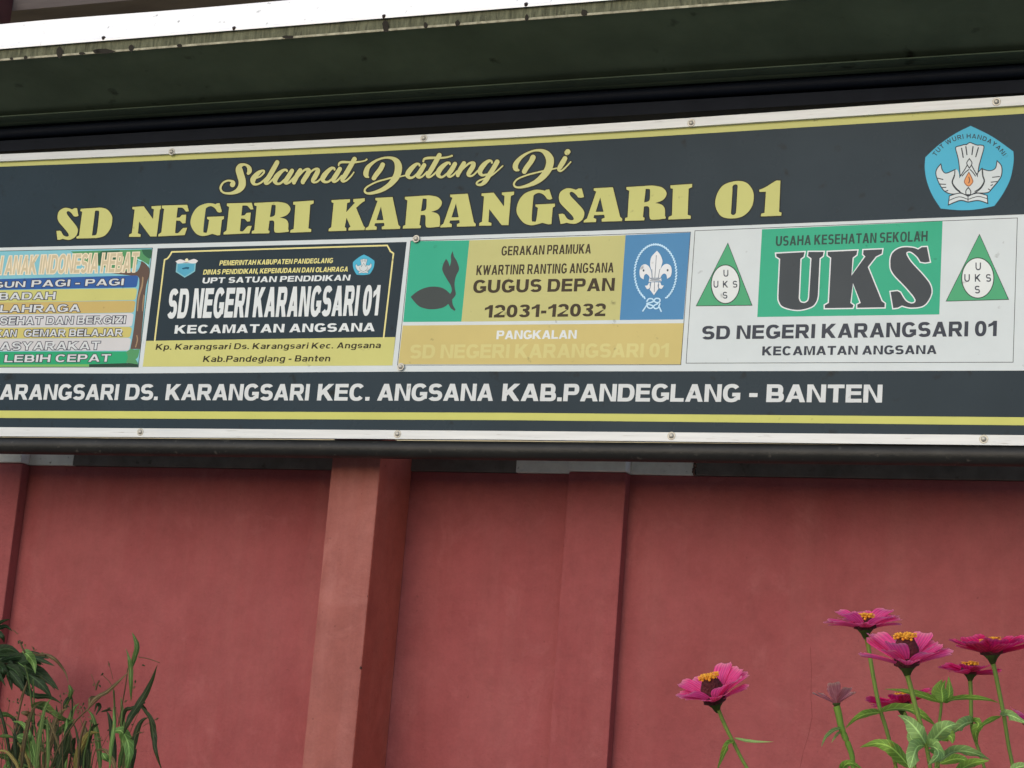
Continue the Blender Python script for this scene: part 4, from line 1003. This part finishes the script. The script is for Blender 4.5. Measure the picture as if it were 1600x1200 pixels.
def petal_mesh(key, L, W, rise, m, mb, droop=0.0, notch=True):
    """petal from origin along +X, opening upward (+Z)"""
    if key in PETALS: return PETALS[key]
    V = []; Fc = []; n = 9; w_ = 6
    for i in range(n):
        u = i / (n - 1); r = L * u; z = rise * L * (u - droop * u * u)
        hw = W * .5 * (.30 + .95 * math.sin(min(1, u * 1.15) * math.pi * .5)) * (1 if u < .9 else 1 - (u - .9) * 1.6)
        for j in range(w_ + 1):
            v = j / w_ * 2 - 1
            ex = (-.09 * L * math.exp(-(v * 3.2) ** 2)) * (u ** 8) - .13 * L * v ** 4 * u ** 6
            V.append((r + ex, v * hw, z + .16 * W * v * v * (1 - u * .5) + .02 * W * math.cos(v * 9) * u))
    for i in range(n - 1):
        for j in range(w_): Fc.append((i * (w_ + 1) + j, (i + 1) * (w_ + 1) + j, (i + 1) * (w_ + 1) + j + 1, i * (w_ + 1) + j + 1))
    me = bpy.data.meshes.new('petal'); me.from_pydata(V, [], Fc); me.materials.append(m)
    uv = me.uv_layers.new(name='UVMap')
    for lp in me.loops: uv.data[lp.index].uv = ((lp.vertex_index % (w_ + 1)) / w_, (lp.vertex_index // (w_ + 1)) / (n - 1))
    for p in me.polygons: p.use_smooth = True
    PETALS[key] = me; return me
def flower(parent, px, py, Y, R_px, n, rise, tilt, m, mb, cone=1.0, droop=.3, key='a', lean_x=0.0, wf=1.0, skip=(), seed=0, florets=True):
    """head whose petals spring from the place (px, py); tilt leans it to the viewer"""
    rnd = random.Random(seed)
    sc_ = (Y - CAM.y) / F; c = at(px, py, Y); L = R_px * sc_
    rot = Matrix.Rotation(lean_x, 4, 'Y') @ Matrix.Rotation(tilt, 4, 'X')
    base = Matrix.Translation(c) @ rot
    po = Vector((0, 0, 0))
    q = parent
    while q is not None: po += q.location; q = q.parent
    for i in range(n):
        if i in skip: continue
        for lay in (0,):
            a = 2 * math.pi * i / n + rnd.uniform(-.09, .09)
            me = petal_mesh((key, i % 4), L, 2 * math.pi * L / n * 1.16 * wf * (1 + .08 * (i % 3)), rise * (1 + .22 * ((i % 4) - 1.5) / 1.5), m, mb, droop)
            o = bpy.data.objects.new('petal', me); COL.objects.link(o); o.parent = parent
            lift = rnd.uniform(-.13, .13)
            o.matrix_local = Matrix.Translation(-po) @ base @ Matrix.Rotation(a, 4, 'Z') @ Matrix.Rotation(lift, 4, 'Y') @ Matrix.Rotation(rnd.uniform(-.2, .2), 4, 'X') @ Matrix.Translation((L * .10, 0, .0003 * (i % 3))) @ Matrix.Scale(rnd.uniform(.88, 1.06), 4)
    def lathe(name, prof, m_, n_=16, wob=0):
        V = []; Fc = []
        for i, (r, z) in enumerate(prof):
            for j in range(n_):
                a = 2 * math.pi * j / n_; rr = r * L * (1 + (wob * math.sin(j * 5 + i * 3)))
                V.append(base @ Vector((rr * math.cos(a), rr * math.sin(a), z * L)))
        for i in range(len(prof) - 1):
            for j in range(n_): Fc.append((i * n_ + j, i * n_ + (j + 1) % n_, (i + 1) * n_ + (j + 1) % n_, (i + 1) * n_ + j))
        Fc.append(tuple((len(prof) - 1) * n_ + j for j in range(n_)))
        return mesh(name, V, Fc, m_, parent, smooth=True)
    lathe('calyx', [(.045, -.27), (.08, -.21), (.13, -.10), (.22, .0), (.2, .04)], CAL)
    if cone > 0:
        lathe('cone', [(.2, 0), (.30, .04), (.33, .15 * cone), (.30, .4 * cone), (.22, .62 * cone), (.16, .66 * cone)], CONE, 20, .06)
    if florets:
        bm = bmesh.new(); zt2 = .64 * max(cone, .35); N2 = 26
        for i in range(N2):
            a = i * 2.4; rr = .27 * math.sqrt((i + .6) / N2) * L
            ctr = Vector((rr * math.cos(a), rr * math.sin(a), zt2 * L + rnd.uniform(0, .07) * L))
            for k_ in range(5):
                b = k_ * 2 * math.pi / 5 + a; r1 = .065 * L
                v1 = bm.verts.new(base @ ctr); v2 = bm.verts.new(base @ (ctr + Vector((r1 * math.cos(b - .4), r1 * math.sin(b - .4), r1 * .7)))); v3 = bm.verts.new(base @ (ctr + Vector((r1 * 1.25 * math.cos(b), r1 * 1.25 * math.sin(b), r1 * .35)))); v4 = bm.verts.new(base @ (ctr + Vector((r1 * math.cos(b + .4), r1 * math.sin(b + .4), r1 * .7))))
                bm.faces.new((v1, v2, v3, v4))
            mt = Matrix.Translation(base @ (ctr - Vector((0, 0, .03 * L)))) @ Matrix.Scale(.045 * L, 4)
            bmesh.ops.create_icosphere(bm, subdivisions=1, radius=1, matrix=mt)
        me = bpy.data.meshes.new('florets'); bm.to_mesh(me); bm.free(); me.materials.append(YF)
        o = link('florets', me, parent); o['kind'] = 'stuff'
def plant(name, label, cat, px, Y, group=None):
    p = at(px, 1200, Y); e = empty(name, (p.x, Y, .2)); tag(e, label, cat, group); return e
T = math.radians
Gz = 'zinnias growing in front of the red wall'
YF0 = -4.2
# z = zoom frame (1250,930) in steps of .225 px
zz8 = lambda *l: [(1250 + x * .225, 930 + y * .225) for x, y in l]
f = plant('zinnia', 'pink zinnia standing apart to the left, its tall dark red cone topped with yellow', 'flower', 1150, YF0, Gz)
flower(f, 1118, 1099, YF0, 58, 16, .95, T(21), PK, PKB, cone=1.15, droop=.4, key='f1', lean_x=T(-12), seed=1)
stem(f, [(1123, 1110), (1133, 1134), (1146, 1160), (1158, 1184), (1170, 1205)], YF0, 6.5, 4.5, ST)
leaf(f, [(1147, 1153), (1165, 1157), (1185, 1159), (1209, 1159)], YF0, 5, LP, dz=[0, -.02, -.03, -.04])
leaf(f, [(1147, 1160), (1138, 1163), (1130, 1180), (1120, 1206)], YF0, 14, LG, dz=[0, -.03, -.03, -.01], roll=.5)
f = plant('zinnia', 'topmost pink zinnia, wide open on a long green stem', 'flower', 1400, YF0 + .1, Gz)
flower(f, 1352, 984, YF0 + .1, 56, 16, .62, T(11), PK, PKB, cone=.55, droop=.45, key='f2', lean_x=T(-3), seed=2)
stem(f, [(1354, 998), (1357, 1012), (1365, 1060), (1374, 1104), (1385, 1140), (1398, 1190), (1402, 1210)], YF0 + .1, 7, 5, ST)
leaf(f, zz8((560, 815), (480, 820), (400, 850), (310, 930)), YF0 + .1, 14, LG, dz=[0, -.03, -.04, -.02], roll=.3)
leaf(f, zz8((555, 812), (660, 785), (780, 800), (870, 850), (945, 910)), YF0 + .1, 20, LG, dz=[0, -.02, -.05, -.05, -.03], roll=-.5)
leaf(f, zz8((760, 1195), (700, 1120), (620, 1050), (520, 1030), (415, 1058)), YF0 + .1, 22, LG, dz=[0, -.02, -.04, -.03, 0], roll=-.3)
f = plant('zinnia', 'large pink zinnia just below the topmost one, with a tall dark cone and pale leaves', 'flower', 1450, YF0 - .1, Gz)
flower(f, 1417, 1042, YF0 - .1, 62, 15, .75, T(15), PK, PKB, cone=1.15, droop=.3, key='f3', lean_x=T(-2), seed=5)
stem(f, [(1418, 1056), (1424, 1078), (1432, 1110), (1441, 1140), (1447, 1164), (1452, 1190), (1455, 1212)], YF0 - .1, 8, 5, ST)
leaf(f, zz8((875, 1040), (940, 990), (1010, 920), (1090, 893)), YF0 - .1, 27, LP, dz=[0, -.03, -.05, -.04], roll=.2, belly=.5)
leaf(f, zz8((875, 1040), (830, 960), (760, 880), (680, 835)), YF0 - .1, 27, LP, dz=[0, -.02, -.01, .03], roll=-.3)
leaf(f, zz8((870, 1045), (820, 1050), (790, 1110), (760, 1210)), YF0 - .1, 27, LP, dz=[0, -.03, -.06, -.07], roll=-.2, belly=.5)
leaf(f, zz8((880, 1045), (940, 1060), (960, 1110), (890, 1180)), YF0 - .1, 27, LP, dz=[0, -.03, -.05, -.06], roll=.3)
leaf(f, zz8((800, 1010), (770, 990), (760, 930)), YF0 - .1, 14, LP)
f = plant('zinnia', 'magenta zinnia with dark calyx at the right edge of the group', 'flower', 1585, YF0 + .05, Gz)
flower(f, 1550, 1024, YF0 + .05, 56, 14, .5, T(6), MG, mat('magenta underside', (226, 50, 112), rough=.65, var=.1, scale=40), cone=.6, droop=.15, key='f4', lean_x=T(-6), seed=8)
stem(f, [(1552, 1038), (1556, 1055), (1563, 1090), (1569, 1120), (1575, 1160), (1582, 1195), (1584, 1210)], YF0 + .05, 7, 4.5, ST)
leaf(f, zz8((1400, 840), (1440, 830), (1500, 850), (1600, 905)), YF0 + .05, 16, LP, dz=[0, -.03, -.04, -.04], roll=.5)
leaf(f, zz8((1395, 840), (1330, 865), (1270, 900), (1200, 960)), YF0 + .05, 10, LG, dz=[0, .01, .0, 0], roll=.4)
f = plant('zinnia', 'small flat magenta zinnia seen edge on, between the bud and the right hand bloom', 'flower', 1540, YF0 + .3, Gz)
flower(f, 1516, 1054, YF0 + .3, 44, 13, .25, T(3), MG, _mats['magenta underside'], cone=.55, droop=.1, key='f5', seed=11)
stem(f, [(1516, 1064), (1517, 1085), (1518, 1130), (1522, 1150), (1532, 1180), (1540, 1206)], YF0 + .3, 6.5, 3.5, ST)
leaf(f, zz8((1200, 880), (1150, 890), (1090, 930), (1030, 985)), YF0 + .3, 22, LP, dz=[0, -.03, -.04, -.02], roll=.3)
leaf(f, zz8((1195, 875), (1240, 890), (1220, 960), (1235, 1040)), YF0 + .3, 16, LG, dz=[0, -.02, -.02, 0])
f = plant('zinnia', 'half hidden magenta zinnia behind the stem of the large pink one', 'flower', 1425, YF0 + .35, Gz)
flower(f, 1408, 1104, YF0 + .35, 50, 13, .4, T(4), MG, _mats['magenta underside'], cone=.5, droop=.2, key='f6', seed=14, lean_x=T(-14))
stem(f, [(1412, 1112), (1420, 1130), (1426, 1160), (1430, 1206)], YF0 + .35, 6, 4, ST)
f = plant('zinnia', 'withered zinnia with a few faded pink petals, low on the left of the group', 'flower', 1330, YF0 + .15, Gz)
flower(f, 1307, 1100, YF0 + .15, 30, 9, .85, T(0), FADE, FADE, cone=0, droop=.1, key='f7', wf=.7, seed=17, florets=False, skip=(2, 6), lean_x=T(-8))
stem(f, [(1307, 1104), (1310, 1114), (1315, 1138), (1324, 1160), (1331, 1180), (1334, 1206)], YF0 + .15, 12, 5, LG)
leaf(f, zz8((290, 925), (235, 940), (180, 985), (148, 1055)), YF0 + .15, 9, LP, dz=[0, -.02, -.03, -.03], roll=.5)
leaf(f, zz8((300, 935), (265, 960), (240, 990), (218, 1025)), YF0 + .15, 5, LP, dz=[0, .02, .03, .03])
leaf(f, zz8((350, 1235), (300, 1200), (350, 1165), (445, 1215)), YF0 + .15, 14, LG, dz=[0, -.03, -.04, -.02])
f = plant('zinnia', 'closed green zinnia bud with narrow leaves either side, above the pale leaves', 'flower', 1470, YF0 + .0, Gz)
stem(f, [(1471, 1096), (1470, 1110), (1467, 1135), (1464, 1165), (1462, 1206)], YF0, 4.5, 4.5, ST)
leaf(f, zz8((985, 745), (900, 712), (800, 680), (700, 662), (585, 652)), YF0, 11, LG, dz=[0, -.01, -.02, -.02, 0], roll=.3)
leaf(f, zz8((985, 748), (1070, 722), (1180, 712), (1290, 722), (1385, 748)), YF0, 11, LG, dz=[0, -.02, -.04, -.04, -.02], roll=-.4)
for k_, (pts, w_) in enumerate(([[(985, 740), (952, 700), (955, 640), (990, 585)], 15], [[(990, 742), (1030, 710), (1040, 650), (1032, 565)], 17], [[(988, 742), (990, 700), (985, 650), (1010, 590)], 20])):
    leaf(f, zz8(*pts), YF0 - .01 * k_, w_, LG, fold=.7, name='bract')
f = plant('zinnia', 'pink zinnia low at the right edge of the picture, only its left petals showing', 'flower', 1610, YF0 + .2, Gz)
flower(f, 1612, 1138, YF0 + .2, 48, 15, .28, T(6), PK, PKB, cone=.5, droop=.2, key='f8', seed=21, lean_x=T(16))
stem(f, [(1614, 1148), (1618, 1180), (1620, 1210)], YF0 + .2, 6, 5, ST)
f = plant('zinnia_foliage', 'low pair of pointed green leaves at the bottom edge under the blooms', 'plant', 1480, YF0 + .02)
stem(f, [(1466, 1186), (1466, 1200), (1467, 1215)], YF0 + .02, 5, 5, ST)
leaf(f, zz8((960, 1165), (1040, 1100), (1120, 1082), (1220, 1100), (1320, 1143)), YF0 + .02, 22, LP, dz=[0, -.03, -.05, -.05, -.03], roll=-.4)
leaf(f, zz8((970, 1170), (1060, 1140), (1130, 1140), (1190, 1170)), YF0 + .06, 16, LG, dz=[0, -.01, -.02, -.02])
leaf(f, zz8((1090, 1240), (1140, 1195), (1220, 1160), (1315, 1150)), YF0 - .02, 18, LG, dz=[0, -.03, -.05, -.05])
leaf(f, zz8((1460, 1250), (1500, 1200), (1560, 1185), (1620, 1180)), YF0, 14, LP)
leaf(f, zz8((980, 1010), (1010, 975), (1050, 985), (1060, 1030)), YF0 + .1, 22, LG)

# ---- grasses, left
GA = leafmat('grass blade', (92, 116, 62), (66, 88, 46)); GB = leafmat('dark blade', (54, 66, 40), (40, 50, 32)); GC = leafmat('bright blade', (112, 146, 80), (84, 120, 62)); GD = leafmat('dry blade', (112, 98, 68), (84, 74, 50)); GF = leafmat('yellowed blade', (138, 128, 70), (112, 98, 56)); GE = leafmat('dark leaf', (44, 66, 40), (28, 46, 28))
YG = -3.6
z4 = lambda *l: [(x * .2166, 940 + y * .2166) for x, y in l]
gs = plant('grass_clump', 'tall broad bladed grass with drying seed stalks, right half of the weeds bottom left', 'grass', 180, YG)
for pts, w_, m_, rl in (([(945, 720), (942, 600), (940, 480), (925, 400), (905, 335)], 11, GA, .2), ([(944, 500), (965, 430), (990, 330), (975, 270), (952, 222)], 12, GA, -.5),
                   ([(890, 960), (930, 850), (1000, 740), (1080, 600), (1135, 455)], 17, GB, .3), ([(1000, 745), (1080, 840), (1105, 960), (1120, 1080), (1172, 1230)], 16, GB, -.4),
                   ([(805, 945), (870, 930), (920, 1010), (930, 1120), (900, 1260)], 24, GC, .2), ([(790, 1230), (800, 1050), (822, 900), (815, 760)], 9, GC, 0),
                   ([(620, 800), (680, 700), (770, 650), (860, 570), (935, 500)], 9, GD, .4), ([(640, 780), (650, 700), (700, 690), (780, 640)], 8, GD, .2),
                   ([(810, 790), (770, 785), (725, 798)], 6, GB, 0), ([(620, 1050), (640, 1120), (630, 1240)], 12, GB, .2), ([(735, 1090), (760, 1130), (790, 1160)], 15, GC, 0),
                   ([(985, 1060), (965, 1130), (955, 1230)], 9, GB, .5), ([(880, 900), (900, 790), (940, 770), (1000, 745)], 9, GB, .2), ([(690, 820), (720, 760), (700, 740), (680, 800)], 8, GB, 0),
                   ([(1100, 870), (1050, 800), (1030, 760), (1000, 750)], 13, GB, .6)):
    leaf(gs, z4(*pts), YG + random.uniform(-.06, .06), w_ * .85, m_, roll=rl, fold=.35, name='blade', belly=.45, dz=[random.uniform(-.02, .02) for _ in pts])
for pts, w_, m_ in (([(922, 480), (900, 640), (870, 800), (850, 900)], 2.2, GD), ([(820, 640), (826, 760), (832, 900), (800, 1060), (790, 1230)], 3.4, GA), ([(350, 1230), (430, 1040), (540, 870), (640, 770), (760, 650)], 3.0, GD),
                    ([(620, 860), (580, 1000), (560, 1230)], 4.5, GD), ([(660, 850), (640, 980), (610, 1100), (600, 1230)], 3.2, GA), ([(1000, 400), (1070, 412), (1150, 440)], 1.4, GD), ([(820, 640), (790, 580), (740, 530)], 1.4, GD),
                    ([(690, 640), (700, 600), (715, 570)], 3.5, GD), ([(690, 620), (675, 570), (660, 525)], 1.2, GD), ([(815, 560), (800, 500), (780, 430)], 1.0, GD), ([(1030, 900), (1080, 870), (1145, 840)], 1.2, GD), ([(940, 990), (990, 950), (1040, 940)], 1.2, GD)):
    stem(gs, z4(*pts), YG, w_, w_, m_, down=pts[-1][1] > 1150 or pts[0][1] > 1200, name='stalk')
for i, (x, y) in enumerate([(735, 525), (785, 455), (975, 580), (965, 620), (1035, 460), (1130, 848), (1115, 945), (1010, 945), (720, 610), (675, 600), (955, 990), (905, 720), (785, 770), (590, 790), (610, 770), (575, 760), (670, 890), (560, 800), (600, 740)]):
    a = random.uniform(0, 3.1)
    leaf(gs, z4((x - 14 * math.cos(a), y - 14 * math.sin(a)), (x, y), (x + 14 * math.cos(a), y + 14 * math.sin(a))), YG, 3.2, GD if i % 2 else GB, name='seed', fold=.8)
gt = plant('weed_clump', 'tangle of leafy weeds with a curling brown blade in the bottom left corner', 'weed', 60, YG + .1)
for pts, w_, m_, rl in (([(250, 385), (330, 385), (400, 420), (470, 510), (495, 600)], 8, GD, .3), ([(495, 600), (512, 650), (490, 720), (440, 830)], 10, GA, .2), ([(160, 360), (200, 385), (240, 440), (255, 520)], 21, GC, 0),
                    ([(225, 745), (320, 765), (420, 840), (525, 870)], 28, GA, -.5), ([(525, 870), (460, 910), (400, 980), (350, 1090)], 14, GA, .3), ([(115, 975), (175, 1000), (220, 1090), (265, 1230)], 26, GC, .2),
                    ([(-20, 830), (40, 815), (115, 845)], 12, GA, 0), ([(-10, 975), (50, 970), (125, 990)], 8, GA, 0), ([(-20, 1105), (70, 1130), (140, 1170), (230, 1200)], 15, GA, .2), ([(410, 1240), (440, 1140), (480, 1060), (505, 960)], 20, GB, .2),
                    ([(100, 1230), (90, 1100), (110, 1000), (95, 880)], 12, GB, 0), ([(270, 900), (320, 880), (360, 930), (340, 1010)], 20, GA, .3), ([(380, 1200), (420, 1100), (480, 1080), (520, 1100)], 15, GB, 0), ([(300, 900), (280, 980), (300, 1060), (360, 1100)], 14, GD, .2),
                    ([(220, 520), (290, 540), (360, 590), (400, 640)], 9, GB, .2), ([(150, 800), (200, 810), (240, 860), (250, 940)], 12, GD, .3), ([(540, 980), (520, 1060), (540, 1140), (520, 1230)], 12, GB, .1), ([(330, 1230), (320, 1120), (350, 1050), (340, 960)], 12, GB, .1),
                    ([(20, 1240), (60, 1180), (130, 1170), (190, 1230)], 16, GC, .1), ([(455, 780), (470, 720), (515, 690), (525, 820)], 6, GB, 0)):
    leaf(gt, z4(*pts), YG + .1 + random.uniform(-.08, .08), w_ * .85, m_, roll=rl, fold=.35, name='leaf', dz=[random.uniform(-.02, .02) for _ in pts])
for pts, w_, m_ in (([(180, 460), (205, 560), (225, 700), (240, 850), (265, 1000), (290, 1230)], 3.4, GA), ([(195, 590), (160, 700), (125, 860), (105, 1000), (95, 1230)], 3.4, GD), ([(240, 560), (245, 700), (245, 870)], 2.8, GA), ([(130, 440), (190, 480)], 1.6, GC),
                    ([(140, 280), (160, 330), (180, 370)], 3.5, GD), ([(95, 205), (130, 235)], 1.8, GD), ([(520, 700), (522, 760), (515, 830)], 3.0, GB), ([(240, 370), (290, 385), (330, 385)], 3, GD), ([(230, 320), (245, 350), (265, 345)], 1.4, GD),
                    ([(160, 860), (130, 940), (120, 1040), (130, 1230)], 2.5, GD), ([(370, 1230), (375, 1120), (350, 1040), (420, 940), (540, 850)], 2.4, GC), ([(500, 960), (515, 1080), (490, 1230)], 4, GD), ([(30, 1130), (70, 1200), (80, 1230)], 1.6, GC), ([(530, 1130), (500, 1220)], 1.6, GC), ([(300, 1230), (290, 1120), (310, 1030), (380, 990)], 2.5, GD), ([(140, 720), (170, 640), (200, 570)], 2, GD)):
    stem(gt, z4(*pts), YG + .1, w_, w_, m_, down=pts[-1][1] > 1150, name='stalk')
for i in range(34):
    x, y = random.choice([(150, 300), (165, 330), (250, 350), (310, 385), (240, 610), (90, 750), (135, 720), (120, 820), (300, 965), (430, 1080), (350, 1020), (200, 880), (460, 1045), (480, 770), (585, 770), (160, 880), (210, 840), (290, 1040), (330, 960)])
    x += random.uniform(-18, 18); y += random.uniform(-18, 18); a = random.uniform(0, 3.1)
    leaf(gt, z4((x - 12 * math.cos(a), y - 12 * math.sin(a)), (x, y), (x + 12 * math.cos(a), y + 12 * math.sin(a))), YG + .1, 3.4, GD if i % 2 else GB, name='seed', fold=.8)
for clump, xr, n in ((gs, (560, 960), 20), (gt, (0, 560), 44)):
    for i in range(n):
        x = random.uniform(*xr); y0 = 1230; y1 = random.uniform(620, 1080); b = random.uniform(-170, 150); m_ = random.choice([GA, GB, GD, GB, GF, GC])
        if i % 2: stem(clump, z4((x, y0), (x + b * .3, (y0 + y1) / 2), (x + b, y1)), YG + random.uniform(0, .2), random.uniform(1.2, 2.4), .9, random.choice([GD, GA]), down=False, name='stalk')
        else: leaf(clump, z4((x, y0), (x + b * .2, y0 * .6 + y1 * .4), (x + b * .7, y0 * .2 + y1 * .8), (x + b * 1.3, y1 + abs(b) * .4)), YG + random.uniform(0, .2), random.uniform(5, 15), m_, roll=random.uniform(-.6, .6), fold=.35, name='blade')
        for k_ in range(3):
            a = random.uniform(0, 3.1); xx, yy = x + b + random.uniform(-30, 30), y1 + random.uniform(-30, 60)
            if i % 2: leaf(clump, z4((xx - 9 * math.cos(a), yy - 9 * math.sin(a)), (xx, yy), (xx + 9 * math.cos(a), yy + 9 * math.sin(a))), YG + .05, 2.8, random.choice([GD, GB]), name='seed', fold=.8)
# dark shrub leaves close to the wall
YS = .12
sh = plant('shrub', 'dark green shrub with lobed leaves close to the wall at the left edge', 'shrub', 20, YS)
for pts, w_ in (([(0, 430), (100, 400), (200, 400), (320, 462)], 16), ([(60, 450), (180, 470), (320, 540), (425, 640)], 34), ([(40, 460), (110, 500), (150, 570), (150, 650)], 24), ([(0, 440), (20, 500), (0, 560), (-30, 590)], 18), ([(-60, 420), (0, 350), (80, 345), (170, 400)], 24),
                ([(-40, 190), (0, 150), (75, 125)], 10), ([(-60, 220), (-10, 190), (45, 180), (90, 215)], 12), ([(-60, 200), (-10, 230), (20, 260), (30, 300)], 14), ([(150, 640), (250, 680), (360, 690), (450, 740)], 14), ([(100, 480), (210, 530), (300, 600), (380, 700)], 30), ([(60, 440), (90, 540), (200, 640), (260, 700)], 26)):
    leaf(sh, z4(*pts), YS + random.uniform(-.03, .03), w_ * .8, GE, roll=random.uniform(-.3, .3), fold=.2, dz=[random.uniform(-.03, .03) for _ in pts])
for i in range(26):
    a = random.uniform(-.3, 1.5); r = random.uniform(120, 300); x0, y0 = random.uniform(-60, 160), random.uniform(380, 500)
    x1, y1 = x0 + r * math.cos(a) * .9, y0 + r * math.sin(a) * .8
    if x1 > 420: continue
    leaf(sh, z4((x0, y0), ((x0 + x1) / 2, (y0 + y1) / 2 - 14), (x1, y1)), YS + random.uniform(-.06, .06), random.uniform(9, 17), GE, roll=random.uniform(-.5, .5), fold=.2)
stem(sh, z4((-60, 215), (-80, 400), (-60, 800), (-50, 1230)), YS, 7, 9, GB, name='stem')
stem(sh, z4((60, 440), (-10, 470), (-70, 600)), YS, 3, 4, GB, name='stalk', down=False)
